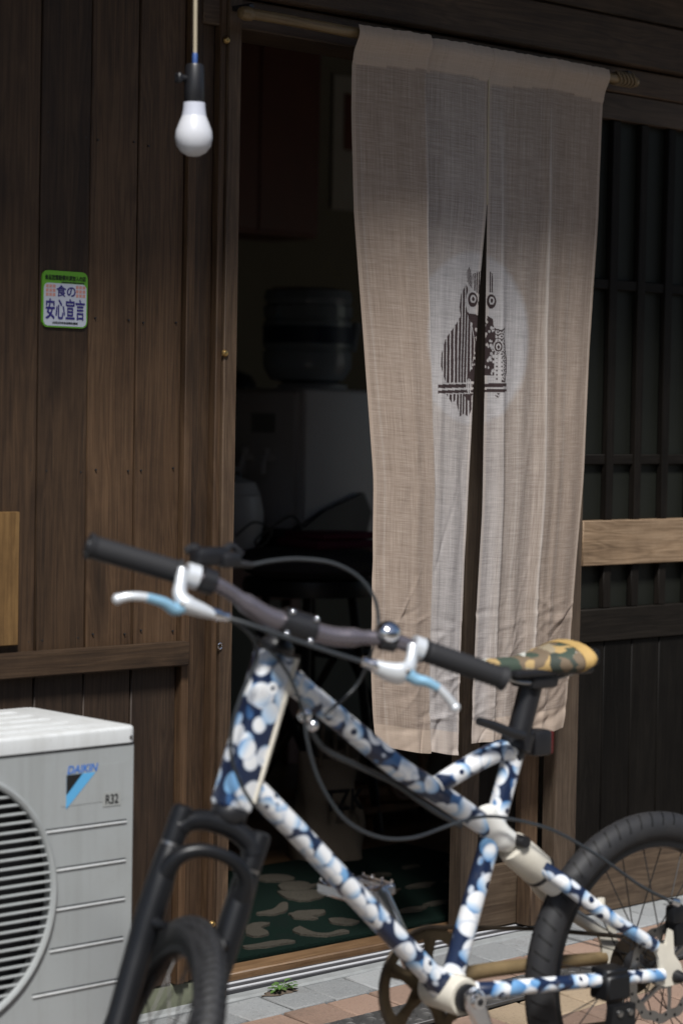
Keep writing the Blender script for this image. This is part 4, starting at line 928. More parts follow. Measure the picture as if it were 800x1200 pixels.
# stool with cloths
s0 = at(400, 690, 1.0)
st_ = thing('stool', 'black stool under a grey cushion inside the doorway', 'stool', (s0[0], 1.12, .06))
shh = s0[2]-.06
obj('seat', lathe([(0, shh-.02), (.17, shh-.02), (.175, shh), (.17, shh+.02), (0, shh+.025)], 28), M['black'], st_)
for k in range(4):
    a = R(45+90*k); obj('leg', sweep([(.11*math.cos(a), .11*math.sin(a), shh-.02), (.19*math.cos(a), .19*math.sin(a), 0)], .012, 8), M['black'], st_)
cu = tag(obj('cushion', lathe([(0, -.0), (.15, .0), (.185, .02), (.19, .04), (.16, .065), (0, .075)], 28), M['greycloth'], None, loc=(s0[0], 1.12, s0[2]+.026)), 'round grey cushion on the black stool', 'cushion')
mc_ = at(415, 660, 1.0); tag(obj('folded_cloth', join(tr(rbox(.22, .16, .022, .008, 2, .004), (0,0,.011)), tr(rbox(.20, .15, .02, .008, 2, .004), (.01,0,.032))), M['magenta'], None, loc=(mc_[0]+.02, 1.12, s0[2]+.098)), 'folded magenta cloth on the grey cushion', 'cloth')
# tote bag
g0, g1 = at(335, 1000, .80), at(430, 1000, .80); gw = (g1[0]-g0[0])*.62
gtop = at(370, 885, .80)[2]
tb_ = thing('tote_bag', 'beige canvas tote bag with dark lettering on the shop floor', 'tote bag', (at(382, 990, .80)[0], .80, .06), (0, 0, R(-16)))
V = []; Fc = []; nu_, nv_ = 28, 14; hh = gtop-.06
rs = np.random.default_rng(5)
for j in range(nv_+1):
    t_ = j/nv_
    for i in range(nu_):
        a = 2*math.pi*i/nu_; ca, sa = math.cos(a), math.sin(a)
        wx = gw*.5*(1.0-.10*t_+.04*math.sin(6*t_))*math.copysign(abs(ca)**.55, ca); wy_ = .085*(1.05-.72*t_)*math.copysign(abs(sa)**.7, sa)
        V.append((wx+.006*math.sin(9*t_+3*a), wy_+.008*math.sin(11*t_+2*a+1), t_*hh+(.012*math.sin(2*a+1)*t_)))
for j in range(nv_):
    for i in range(nu_): k = (i+1) % nu_; Fc.append((j*nu_+i, j*nu_+k, (j+1)*nu_+k, (j+1)*nu_+i))
Fc.append(tuple(reversed(range(nu_))))
obj('bag_body', (V, Fc), M['canvas'], tb_)
for sy in (-.03, .03): obj('strap', sweep(catmull([(-gw*.22, sy, hh*.92), (-gw*.18, sy*1.2, hh+.08), (0, sy*1.4, hh+.135), (gw*.18, sy*1.2, hh+.08), (gw*.22, sy, hh*.92)], 6), .012, 8, flat=(1, .25)), M['canvas'], tb_)
letters('bag_lettering', 'TZK', -gw*.30, hh*.52, gw*.62, hh*.20, M['black'], tb_, -.088, 0, .004)
# rattan stand with baskets
w0 = at(495, 990, 1.0)
rk = thing('rattan_stand', 'low brown rattan stand deep inside the doorway', 'rattan stand', (w0[0]+.02, 1.15, .06))
wz_ = at(495, 925, 1.0)[2]-.06
obj('stand_top', sweep(catmull([(.26*math.cos(a), .18*math.sin(a), wz_) for a in np.linspace(0, 2*math.pi, 25)], 2), .022, 8, False), M['wicker'], rk)
obj('stand_shelf', rbox(.50, .34, .02, .004), M['wicker'], rk, loc=(0, 0, .06))
for sx in (-1, 1):
    for sy in (-1, 1): obj('leg', sweep([(sx*.20, sy*.13, 0), (sx*.20, sy*.13, wz_)], .014, 8), M['wicker'], rk)
for xx in (-.13, .0, .13): obj('ring_ornament', sweep([(xx+.062*math.cos(a), -.19, .16+.075*math.sin(a)) for a in np.linspace(0, 2*math.pi, 25)], .008, 8, False), M['wicker'], rk)
bk = tag(obj('basket', lathe([(.0,.0),(.13,.0),(.16,.06),(.165,.10),(.15,.10),(.145,.06),(.12,.012),(0,.012)], 28), M['canvas'], None, loc=(w0[0]+.02, 1.15, .06+wz_+.020)), 'shallow pale basket on top of the rattan stand', 'basket')
# dark folding chair further in
fc_ = at(395, 800, 1.3)
ch_ = thing('folding_chair', 'black folding chair standing in the dark under the table edge', 'chair', (fc_[0], 1.30, .06))
for sx in (-.16, .16):
    obj('leg', sweep([(sx, -.18, 0), (sx, .16, .46)], .010, 8), M['forkblack'], ch_); obj('leg', sweep([(sx*.9, .20, 0), (sx*.9, -.14, .44)], .010, 8), M['steel'], ch_)
obj('seat', rbox(.34, .32, .02, .008, 2), M['black'], ch_, loc=(0, 0, .45))
# rug
rx0, rx1, ry0, ry1 = 2.72, 4.05, .128, .80
rug = thing('rug', 'deep green rug with cream leaf shapes inside the doorway', 'rug', ((rx0+rx1)/2, (ry0+ry1)/2, .0605))
obj('pile', rbox(rx1-rx0, ry1-ry0, .012, .004, 2), M['rug'], rug, loc=(0, 0, .006))
def motif(pts, h=.0165):
    q = []
    for px, py in pts:
        d = FW+RT*(px-400)/FPX-UP*(py-600)/FPX; t_ = (.073-CAM[2])/d[2]; w_ = CAM+d*t_; q.append((w_[0]-(rx0+rx1)/2, w_[1]-(ry0+ry1)/2))
    c = catmull([(a, b, 0) for a, b in q+[q[0]]], 3)[:-1]
    c = [(p_[0]+random.uniform(-.003,.003), p_[1]+random.uniform(-.003,.003)) for p_ in c if -.66 < p_[0] < .66 and -.33 < p_[1] < .33]
    if len(c) > 3: obj('leaf_motif', prism(c, .010, h, 'z'), M['motif'], rug, False)
motif([(341,1092),(352,1087),(366,1094),(384,1095),(402,1091),(410,1094),(400,1099),(372,1098),(352,1096)])
motif([(384,1079),(396,1077),(412,1079),(421,1082),(408,1085),(390,1083)])
motif([(284,1110),(312,1106),(330,1103),(346,1104),(338,1107),(312,1111),(290,1113)])
motif([(338,1072),(352,1069),(366,1068),(380,1068),(380,1072),(366,1075),(372,1078),(350,1078),(342,1076)])
motif([(300,1071),(322,1066),(330,1059),(338,1060),(336,1068),(322,1073),(304,1073)])
motif([(325,1046),(348,1046),(372,1044),(388,1046),(376,1053),(356,1057),(338,1054)])
motif([(324,1039),(336,1035),(356,1035),(366,1039),(356,1045),(334,1045)])
motif([(306,1027),(326,1026),(346,1030),(338,1034),(312,1034),(302,1031)])
motif([(288,1086),(300,1083),(316,1083),(306,1089),(316,1094),(304,1099),(288,1096)])
motif([(284,1042),(296,1044),(292,1050),(280,1049)])
for k in range(15):
    cx_, cy2 = 3.50+.11*(k % 5)+random.uniform(-.02, .02), .24+.15*(k//5)+random.uniform(-.02, .02); s_ = random.uniform(.025, .042)
    pts = [(cx_+s_*math.cos(a)*random.uniform(.8,1.3)-(rx0+rx1)/2, cy2+.5*s_*math.sin(a)*random.uniform(.7,1.2)-(ry0+ry1)/2) for a in np.linspace(0, 2*math.pi, 10)[:-1]]
    if all(abs(p_[0]) < .66 and abs(p_[1]) < .33 for p_ in pts): obj('leaf_motif', prism(pts, .010, .0160+.0001*k, 'z'), M['motif'], rug, False)
# ================================================================== BICYCLE
HX, HY = 2.903, -.918                    # rear axle above this spot; local x runs forward, y to the rider's left, z up
BA = math.atan2(.1102, -.9939)
bike = thing('bicycle', 'small wheeled bicycle wrapped in blue and white disc pattern, parked before the doorway', 'bicycle', (HX, HY, gz(HX, HY)), (0, 0, BA))
HZ = .2545; Z0 = gz(HX, HY)
BX = np.array([math.cos(BA), math.sin(BA), 0]); BY = np.array([-math.sin(BA), math.cos(BA), 0]); BZ = np.array([0, 0, 1.0])
BO = np.array([HX, HY, Z0])
def L3(a_, u_, n_=0.0): return np.array([a_, n_, u_+HZ])
def ray_local(px, py):
    d = FW+RT*(px-400)/FPX-UP*(py-600)/FPX; o = CAM-BO
    return np.array([o@BX, o@BY, o@BZ]), np.array([d@BX, d@BY, d@BZ])
def bk(px, py, n_=0.0):
    o, d = ray_local(px, py); t = (n_-o[1])/d[1]; return o+d*t
top = L3(.747, .544); bot = L3(.817, .334)
s_ax = (top-bot)/np.linalg.norm(top-bot)
SIG = R(71.7)
f0 = np.array([s_ax[2], 0, -s_ax[0]]); l0 = np.array([0, 1.0, 0])
f_ax = f0*math.cos(SIG)+np.cross(s_ax, f0)*math.sin(SIG); l_ax = l0*math.cos(SIG)+np.cross(s_ax, l0)*math.sin(SIG)
clamp = top+s_ax*.042+f_ax*.069
def bar(px, py, fo=0.0):
    o, d = ray_local(px, py); t = ((clamp+f_ax*fo-o)@f_ax)/(d@f_ax); return o+d*t
def SP(l_, s_, f_, org): return org+l_ax*l_+s_ax*s_+f_ax*f_
ballg = lambda r, n=10: lathe([(r*math.sin(math.pi*k/n), -r*math.cos(math.pi*k/n)) for k in range(n+1)], 14)
def part(name, geo, mat, parent=bike, smooth=True, angle=40): return obj(name, geo, mat, parent, smooth, angle=angle)

# ---- frame
ax_ang = math.atan2(s_ax[0], s_ax[2])
mh = Matrix.Translation(Vector((top+bot)/2)) @ Matrix.Rotation(ax_ang, 4, 'Y')
ht = part('head_tube', xf(rbox(.053, .040, np.linalg.norm(top-bot)+.010, .009, 3), mh), M['decal'])
part('edge_highlight', sweep([top+np.array([-.0258, .0165, -.004]), (top+bot)/2+np.array([-.0258, .0165, 0]), bot+np.array([-.0258, .0165, .006])], .0050, 8), M['oldwhite'], ht)  # pale strip painted in for the lit edge of the head tube
part('headset_cup', join(tr(xf(lathe([(.024, .0), (.0255, .004), (.0255, .013), (.020, .020)], 20), Matrix.Rotation(ax_ang, 4, 'Y')), tuple(top+s_ax*.003))), M['black'], ht)
part('headset_cup', tr(xf(lathe([(.020, -.022), (.0255, -.014), (.0255, -.003), (.024, 0)], 20), Matrix.Rotation(ax_ang, 4, 'Y')), tuple(bot)), M['black'], ht)
BB = L3(.415, .017)
tt = part('top_tube', sweep([L3(.722,.510), L3(.64,.452), L3(.52,.366), L3(.42,.308), L3(.345,.262)], [.0178,.0168,.0168,.0170,.0165], 24), M['decal'])
part('cable_stop', join(tr(ballg(.011), tuple(bk(357, 838, .018))), tr(ballg(.009), tuple(bk(366, 850, .016)))), M['chrome'], tt)
part('down_tube', sweep([L3(.795,.372), L3(.70,.286), L3(.55,.143), L3(.46,.058), L3(.418,.020)], [.0175,.0168,.0168,.0175,.0240], 24), M['decal'])
part('seat_tube', sweep([BB, L3(.372,.142), L3(.33,.263), L3(.288,.388)], [.0175,.0165,.0162,.0162], 24), M['decal'])
part('seat_strut', sweep(catmull([L3(.462,.326), L3(.40,.352), L3(.33,.375), L3(.290,.372)], 4), [.0148,.0152,.0162,.0178], 20), M['decal'])
bbs = part('bottom_bracket', tr(lathe([(.0,-.040),(.027,-.040),(.029,-.036),(.029,.036),(.027,.040),(0,.040)], 28, 'y'), tuple(BB)), M['oldwhite'])
part('bearing_cup', tr(lathe([(.016,.040),(.0215,.041),(.0215,.047),(.012,.050),(0,.050)], 24, 'y'), tuple(BB)), M['black'], bbs)
part('frame_gusset', sweep([L3(.352,.285), L3(.325,.245), L3(.300,.235)], [.020,.024,.018], 14), M['white'])
def bead(p, axis, r, m=.0021):
    axis = np.array(axis, float)/np.linalg.norm(axis); e1 = np.cross(axis, (0, 1, 0)); e1 /= np.linalg.norm(e1); e2 = np.cross(axis, e1)
    part('weld_bead', sweep([p+e1*r*math.cos(a)+e2*r*math.sin(a) for a in np.linspace(0, 2*math.pi, 29)], [m*(1+.25*(k % 2)) for k in range(29)], 7, False), M['white'])
bead(L3(.712,.503), L3(.64,.452)-L3(.722,.510), .0174); bead(L3(.782,.360), L3(.70,.286)-L3(.795,.372), .0172)
bead(L3(.430,.031), L3(.55,.143)-L3(.46,.058), .0190); bead(L3(.405,.046), L3(.372,.142)-BB, .0172); bead(L3(.306,.376), L3(.33,.375)-L3(.290,.372), .0166); bead(L3(.447,.332), L3(.40,.352)-L3(.462,.326), .0150)
# ---- rear end
sh_d = (L3(.222,.172)-L3(.300,.232)); sh_d /= np.linalg.norm(sh_d)
shk = part('rear_shock', sweep([L3(.296,.229), L3(.294,.2275), L3(.286,.221), L3(.238,.184), L3(.233,.180)], [.016,.0245,.0265,.0265,.023], 24), M['oldwhite'])
part('rubber_ring', sweep([L3(.240,.1855), L3(.234,.181)], .0272, 24), M['black'], shk)
part('pivot_bolt', tr(lathe([(0,.034),(.009,.033),(.010,.026),(.010,-.026),(.009,-.033),(0,-.034)], 14, 'y'), tuple(L3(.293,.238))), M['black'], shk)
part('yoke', sweep([L3(.240,.186), L3(.215,.166), L3(.200,.154)], [.020,.021,.018], 16), M['white'])
for sgn, mt, mt2 in ((1, 'decal', 'decal'), (-1, 'oldwhite', 'rustgold')):
    if mt2 == 'rustgold' and mt2 not in M: M['rustgold'] = plain('dirty_gold_white', lin(.23,.165,.085), .45, .2, var=.35, nscale=35)
    sst = part('seat_stay', sweep(catmull([L3(.246,.192,sgn*.018), L3(.215,.166,sgn*.040), L3(.166,.126,sgn*.058), L3(.105,.088,sgn*.064), L3(.048,.055,sgn*.066)], 4), [.0115,.0125,.0118,.0110,.0105], 14), M[mt])
    part('brake_boss', sweep([L3(.160,.128,sgn*.058), L3(.160,.136,sgn*.060), L3(.160,.142,sgn*.060)], [.008,.0065,.006], 12), M['oldwhite'], sst)
    part('chain_stay', sweep(catmull([L3(.402,.020,sgn*.022), L3(.365,.022,sgn*.042), L3(.30,.022,sgn*.056), L3(.15,.014,sgn*.064), L3(.030,.006,sgn*.067)], 4), [.0150,.0135,.0120,.0112,.0105], 14), M[mt2])
    do = part('dropout', tr(prism([(.056,.062),(.040,.034),(.036,.014),(.044,-.006),(.022,-.014),(-.008,-.013),(-.015,.002),(-.010,.018),(.006,.036),(.010,.074),(.017,.078),(.024,.054)], sgn*.066-.003, sgn*.066+.003), (0, 0, HZ)), M['oldwhite'], smooth=False)
    part('axle_nut', tr(lathe([(0, sgn*.090),(.006, sgn*.088),(.0085, sgn*.080),(.011, sgn*.070),(0, sgn*.068)], 12, 'y'), (0, 0, HZ)), M['black'], do)

# ---- wheels
def tyre_obj(Rr, r, mat, parent, squash=.96, nseg=160, ns=20, knob=0.0):
    V, Fc, UVs = [], [], []
    for i in range(nseg):
        a = 2*math.pi*i/nseg
        for j in range(ns):
            ph = math.pi*(2*j/ns-1)
            rk_ = r-(knob if abs(ph) < 1.35 and ((i//2+j//2) % 2) else 0.0); q = (Rr-r)+rk_*math.cos(ph); V.append((q*math.cos(a), rk_*squash*math.sin(ph), q*math.sin(a)))
    for i in range(nseg):
        for j in range(ns):
            i2, j2 = (i+1) % nseg, (j+1) % ns
            Fc.append((i*ns+j, i2*ns+j, i2*ns+j2, i*ns+j2)); UVs += [(i/nseg, 2*j/ns-1), ((i+1)/nseg, 2*j/ns-1), ((i+1)/nseg, 2*(j+1)/ns-1), (i/nseg, 2*(j+1)/ns-1)]
    o = obj('tyre', (V, Fc), mat, parent, angle=180)
    uv = o.data.uv_layers.new(name='UVMap')
    uv.data.foreach_set('uv', np.array(UVs, np.float32).reshape(-1)); return o
def wheel(Rr, r, mtyre, hubw, rim_h, name='wheel'):
    hub = obj(name, lathe([(0,-.052),(.005,-.052),(.005,-hubw-.004),(.023,-hubw-.003),(.023,-hubw+.002),(.013,-hubw+.008),(.013,hubw-.008),(.023,hubw-.002),(.023,hubw+.003),(.005,hubw+.004),(.005,.052),(0,.052)], 20, 'y'), M['black'], bike)
    if mtyre is M['tyre2']: tyre_obj(Rr, r, mtyre, hub, nseg=360, ns=44, knob=.0017)
    else: tyre_obj(Rr, r, mtyre, hub)
    ro = Rr-2*r+.006; ri = ro-rim_h; V, Fc = [], []
    sec = [(ro, -.0125), (ro+.002, -.0135), (ro-.012, -.0125), (ri, -.006), (ri, .006), (ro-.012, .0125), (ro+.002, .0135), (ro, .0125)]
    n = 96
    for i in range(n):
        a = 2*math.pi*i/n
        for rr, yy in sec: V.append((rr*math.cos(a), yy, rr*math.sin(a)))
    k = len(sec)
    for i in range(n):
        for j in range(k): Fc.append((i*k+j, ((i+1) % n)*k+j, ((i+1) % n)*k+(j+1) % k, i*k+(j+1) % k))
    rim = obj('rim', (V, Fc), M['forkblack'], hub)
    obj('rim_line', sweep([((ro+.0005)*math.cos(a), .0132, (ro+.0005)*math.sin(a)) for a in np.linspace(0, 2*math.pi, 97)], .0012, 6, False, ref=(0,1,0)), M['steel'], hub)
    for i in range(28):
        side = 1 if i % 2 else -1; a = 2*math.pi*i/28; b = a+(.62 if (i//2) % 2 else -.62)
        obj('spoke', sweep([(.021*math.cos(b), side*hubw, .021*math.sin(b)), (ri*math.cos(a), side*.002, ri*math.sin(a))], .0011, 5), M['spoke'], hub)
        if i == 0: continue
    obj('valve', sweep([(ri*math.cos(.1), 0, ri*math.sin(.1)), ((ri-.032)*math.cos(.1), 0, (ri-.032)*math.sin(.1))], .003, 8), M['steel'], hub)
    return hub
rw = wheel(HZ-.0005, .0245, M['tyre'], .030, .016); rw.location = (0, 0, HZ); rw.rotation_euler = (0, R(4), 0)
# disc rotor with slots, on the near side
def rotor():
    V, Fc = [], []; n = 72
    for i in range(n):
        a = 2*math.pi*i/n; w_ = .0022*math.sin(12*a)
        for rr, yy in ((.080+w_, .0008), (.064+w_, .0008), (.064+w_, -.0008), (.080+w_, -.0008)): V.append((rr*math.cos(a), yy, rr*math.sin(a)))
    for i in range(n):
        for j in range(4): Fc.append((i*4+j, ((i+1) % n)*4+j, ((i+1) % n)*4+(j+1) % 4, i*4+(j+1) % 4))
    g = (V, Fc)
    for k in range(6):
        a = 2*math.pi*k/6; g = join(g, sweep([(.020*math.cos(a), 0, .020*math.sin(a)), (.045*math.cos(a+.30), 0, .045*math.sin(a+.30)), (.066*math.cos(a+.42), 0, .066*math.sin(a+.42))], [.006,.004,.0045], 8, flat=(.25, 1), ref=(0,1,0)))
    g = join(g, lathe([(.012,-.001),(.026,-.001),(.026,.001),(.012,.001)], 20, 'y'))
    return g
rt_ = obj('disc_rotor', rotor(), M['steel'], rw, loc=(0, .042, 0)); 
for k in range(24):
    a = 2*math.pi*k/24; rr = .0755 if k % 2 else .0685
    obj('rotor_slot', sweep([(0,-.0011,0),(0,.0011,0)], .0028, 8), M['forkblack'], rw, loc=(rr*math.cos(a), .042, rr*math.sin(a)))
for k, rr in enumerate((.052, .046, .040, .034, .028, .024)):
    obj('sprocket', lathe([(.012, -.0008), (rr, -.0008), (rr, .0008), (.012, .0008)], 26, 'y'), M['chain'], rw, loc=(0, -.030-.0042*k, 0))
part('brake_caliper', join(tr(rbox(.045, .030, .050, .008, 2), tuple(L3(-.022,.070,.052))), tr(rbox(.030, .022, .030, .006, 2), tuple(L3(-.006,.098,.058)))), M['forkblack'])
part('caliper_adjuster', sweep([L3(-.004,.116,.062), L3(.012,.122,.064)], [.008,.006], 10), M['alu'])
hd_s, hd_f, hd_l = s_ax, f_ax, l_ax
s_ax = hd_s+np.array([-.058, 0, 0]); s_ax /= np.linalg.norm(s_ax)          # the lower legs rake forward of the head tube
l_ax = hd_l-s_ax*(hd_l@s_ax); l_ax /= np.linalg.norm(l_ax); f_ax = np.cross(l_ax, s_ax)
fk0 = bot+np.array([.008, 0, 0])
axle = fk0-s_ax*.388+f_ax*.045
fwh = wheel(.234, .0235, M['tyre2'], .030, .016)
mw = Matrix(((f_ax[0], l_ax[0], s_ax[0], axle[0]), (f_ax[1], l_ax[1], s_ax[1], axle[1]), (f_ax[2], l_ax[2], s_ax[2], axle[2]), (0, 0, 0, 1)))
fwh.matrix_local = mw
# ---- suspension fork
cr0 = fk0-s_ax*.020
fork = part('fork', sweep(catmull([SP(-.058,-.028,.004,cr0), SP(-.048,-.016,.004,cr0), SP(-.02,-.006,.001,cr0), SP(.02,-.006,.001,cr0), SP(.048,-.016,.004,cr0), SP(.058,-.028,.004,cr0)], 5), [.016,.0140,.0135,.0135,.0140,.016], 16, flat=(1.1,1.15)), M['forkblack'])
for sgn in (-1, 1):
    part('leg_cap', sweep([SP(sgn*.059,-.050,.004,cr0), SP(sgn*.059,-.012,.004,cr0), SP(sgn*.059,.000,.004,cr0), SP(sgn*.059,.004,.004,cr0)], [.0165,.0165,.0155,.010], 16), M['forkblack'], fork)
    part('stanchion', sweep([SP(sgn*.059,-.045,.004,cr0), SP(sgn*.059,-.10,.004,cr0)], .0155, 14), M['steel'], fork)
    part('leg', sweep([SP(sgn*.059,-.056,.004,cr0), SP(sgn*.059,-.072,.006,cr0), SP(sgn*.059,-.115,.010,cr0), SP(sgn*.059,-.165,.012,cr0), SP(sgn*.058,-.22,.018,cr0), SP(sgn*.057,-.352,.036,cr0), SP(sgn*.055,-.378,.044,cr0)], [.0165,.0180,.0200,.0200,.0188,.0170,.016], 18), M['forkblack'], fork)
    part('brake_boss', sweep([SP(sgn*.058,-.160,.018,cr0), SP(sgn*.046,-.162,.034,cr0), SP(sgn*.042,-.160,.044,cr0)], [.012,.008,.006], 10), M['forkblack'], fork)
part('fork_arch', sweep(catmull([SP(-.059,-.098,.012,cr0), SP(-.052,-.068,.026,cr0), SP(-.030,-.050,.034,cr0), SP(.0,-.045,.036,cr0), SP(.030,-.050,.034,cr0), SP(.052,-.068,.026,cr0), SP(.059,-.098,.012,cr0)], 5), [.0155,.0120,.0100,.0095,.0100,.0120,.0155], 14), M['forkblack'], fork)
s_ax, f_ax, l_ax = hd_s, hd_f, hd_l
# ---- cockpit
stem = part('stem', join(sweep([top+s_ax*.020, top+s_ax*.064], .0185, 18), sweep([top+s_ax*.043, clamp-f_ax*.006], [.0165,.0185], 16), sweep([clamp-l_ax*.024, clamp+l_ax*.024], .0215, 18)), M['black'])
part('spacer', sweep([top+s_ax*.014, top+s_ax*.022], .0195, 18), M['black'], stem)
for sl_ in (-.018, .018):
    for ss_ in (-.0155, .0155): part('stem_bolt', tr(ballg(.0045), tuple(SP(sl_, ss_, .0175, clamp))), M['chrome'], stem)
def bp(l_, k=1.0):
    al = abs(l_); t = min(max((al-.035)/.11, 0), 1); t = t*t*(3-2*t)
    return SP(l_, .022*t-.004*max(al-.15, 0)/.16, .006*t-.0*al, clamp)
part('handlebar', sweep([bp(x) for x in np.linspace(-.312, .312, 61)], [.0105]*22+[.0140]*17+[.0105]*22, 18), M['barpaint'])
for sgn in (-1, 1):
    G = [bp(sgn*x) for x in np.linspace(.185, .318, 34)]
    rr = [.0152+.0014*(k % 2) for k in range(34)]; rr[0] = .0185; rr[1] = .0182; rr[-1] = .0185; rr[-2] = .018
    gr_ = part('grip', sweep(G, rr, 18), M['rubber'])
    part('bar_end_plug', sweep([bp(sgn*.318), bp(sgn*.3215)], [.012, .010], 14), M['black'] if sgn < 0 else M['alu'], gr_)
def lever(pts_body, pts_blade, barrel, clampc, sgn):
    lv_ = part('brake_lever', sweep(catmull([bar(*p) for p in pts_body], 5), [.010,.0105,.0130,.0155,.0125,.0085], 14, flat=(1.1, .8)), M['silverpaint'])
    part('lever_clamp', sweep([bp(sgn*(clampc-.009)), bp(sgn*(clampc+.009))], .0172, 16), M['silverpaint'], lv_)
    part('lever_blade', sweep(catmull([bar(*p) for p in pts_blade], 6), [.0085,.0078,.0066,.0058,.0058,.0066], 12, flat=(1, .8)), M['silverpaint'], lv_)
    part('lever_root', sweep(catmull([bar(*p) for p in pts_blade[:4]], 4), [.0098,.0092,.0078,.0066], 12, flat=(.92, 1.02)), M['bluepaint'], lv_)
    part('pivot_screw', tr(ballg(.0042), tuple(bar(pts_blade[0][0], pts_blade[0][1]-4, pts_blade[0][2]+.008))), M['steel'], lv_)
    part('lever_tip', tr(ballg(.0072), tuple(bar(*pts_blade[-1]))), M['silverpaint'], lv_)
    part('barrel_adjuster', sweep([bar(*p) for p in barrel], [.0085,.0085,.0060,.0070], 12), M['chrome'], lv_)
lever([(214,668,.014),(212,684,.020),(211,698,.026),(219,708,.030),(236,715,.030),(250,720,.030)], [(213,712,.034),(204,714,.036),(192,706,.040),(172,700,.043),(152,699,.043),(138,702,.040)], [(246,718,.030),(256,721,.030),(260,722,.030),(268,724,.030)], .168, -1)
lever([(484,757,.014),(482,772,.020),(478,784,.026),(468,789,.030),(452,786,.030),(438,780,.030)], [(478,790,.034),(487,796,.036),(500,799,.040),(513,806,.042),(525,818,.042),(533,829,.040)], [(442,781,.030),(434,778,.030),(431,777,.030),(424,775,.030)], .178, 1)
shf = part('shifter', join(tr(rbox(.055,.030,.026,.008,2), tuple(bar(246,652,-.012))), tr(rbox(.032,.026,.022,.007,2), tuple(bar(268,656,-.012))), sweep([bp(-.135), bp(-.155)], .018, 14)), M['black'])
part('shift_trigger', sweep(catmull([bar(240,652,-.015), bar(228,642,-.02), bar(218,646,-.02)], 4), [.006,.007,.006], 8), M['black'], shf)
part('shift_trigger', sweep(catmull([bar(262,646,-.015), bar(272,640,-.02), bar(284,650,-.02)], 4), [.006,.006,.004], 8), M['black'], shf)
part('shifter_barrel', sweep([bar(276,660,-.015), bar(296,662,-.015)], [.006,.004], 8), M['black'], shf)
bl = part('bell_clamp', sweep([bp(.120), bp(.142)], .0165, 14), M['black'])
bc_ = bar(455, 741, .012)
mb = Matrix.Translation(Vector(bc_)) @ Vector(tuple(s_ax*.6+f_ax*.8)).to_track_quat('Z', 'Y').to_matrix().to_4x4()
part('bell_dome', xf(lathe([(.0165,-.002),(.0175,.0),(.0165,.005),(.0135,.0100),(.0075,.013),(0,.014)], 24), mb), M['chrome'], bl)
part('bell_base', xf(lathe([(.0,-.010),(.012,-.010),(.0185,-.004),(.0185,-.002)], 20), mb), M['black'], bl)
cab = lambda P, r=.0027: part('cable', sweep(catmull(P, 8), r, 8), M['cable'])
cab([bar(294,662,-.015), bar(320,657,-.018), bar(352,655,-.02), bar(390,660,-.02), bar(420,676,-.02), bar(438,700,-.02), bar(443,724,-.02), bar(440,748,-.02), bk(420,800,.03), bk(380,838,.03)])
cab([bar(426,776,.030), bar(390,765,.034), bar(340,748,.036), bar(290,731,.034), bar(255,721,.026), bar(236,714,.012)], .0032)
cab([bar(266,724,.030), bar(284,735,.026), bar(298,752,.010), bk(300,775,.05), bk(284,812,.052), bk(273,848,.05), bk(271,885,.046), bk(282,918,.042), bk(297,944,.034)], .0027)
cab([bar(300,745,-.02), bk(330,778,.036), bk(345,805,.038), bk(357,838,.034)], .0027)
cab([bk(357,838,.032), bk(360,868,.036), bk(374,915,.038), bk(402,958,.04), bk(440,980,.04), bk(482,982,.04), bk(530,966,.04), bk(566,957,.038), bk(600,960,.042), bk(650,974,.05), bk(705,1006,.06), bk(750,1038,.064), bk(787,1057,.062)], .0026)
cab([bk(357,840,-.01), bk(378,876,-.012), bk(420,898,-.014), bk(462,918,-.01), bk(505,948,0.0), bk(540,968,.004)], .0045)
# ---- saddle and post
post_top = L3(.258,.490)
part('seat_post', sweep([L3(.296,.366), L3(.287,.392), L3(.262,.474), post_top], [.0185,.0185,.0185,.019], 18), M['black'])
scl = part('seat_clamp', sweep([L3(.2915,.378), L3(.2835,.402)], .0255, 20), M['black'])
part('quick_release', sweep(catmull([bk(612,862,.030), bk(596,858,.034), bk(577,850,.038), bk(560,845,.040)], 4), [.008,.0085,.0075,.0065], 10), M['black'], scl)
rl = part('rear_light', tr(rbox(.036,.034,.040,.006,2), tuple(L3(.246,.385))), M['black'])
part('red_lens', tr(rbox(.006,.030,.036,.003,2), tuple(L3(.2275,.385))), M['red'], rl)
part('light_bracket', sweep([L3(.285,.400), L3(.252,.396)], .011, 10), M['black'], rl)
def saddle_geo():
    V, Fc = [], []; ns, na = 34, 24
    for i in range(ns+1):
        t = i/ns; A_ = .372-.203*t
        wdt = np.interp(t, [0,.06,.35,.6,.8,.92,1], [.008,.016,.022,.040,.060,.064,.050])
        topu = np.interp(t, [0,.08,.4,.75,.92,1], [.510,.520,.520,.534,.541,.534]); boff = np.interp(t, [0,.08,.5,.85,1], [.012,.026,.032,.044,.032])
        for j in range(na):
            a = 2*math.pi*j/na; c, s = math.cos(a), math.sin(a)
            yy = wdt*math.copysign(abs(c)**.8, c); zz = (.5*boff)*math.copysign(abs(s)**.75, s)
            crown = -.010*(yy/.07)**2*(1 if s > 0 else .6)
            V.append((A_, yy, HZ+topu-boff*.5+zz+crown))
    for i in range(ns):
        for j in range(na): k = (j+1) % na; Fc.append((i*na+j, i*na+k, (i+1)*na+k, (i+1)*na+j))
    Fc.append(tuple(range(na))); Fc.append(tuple(reversed([ns*na+j for j in range(na)])))
    return V, Fc
sg = saddle_geo(); sad = part('saddle', sg, M['camo'])
bmx = [i for i, v in enumerate(sg[0]) if v[0] < .178]
V = []; ns, na = 34, 24
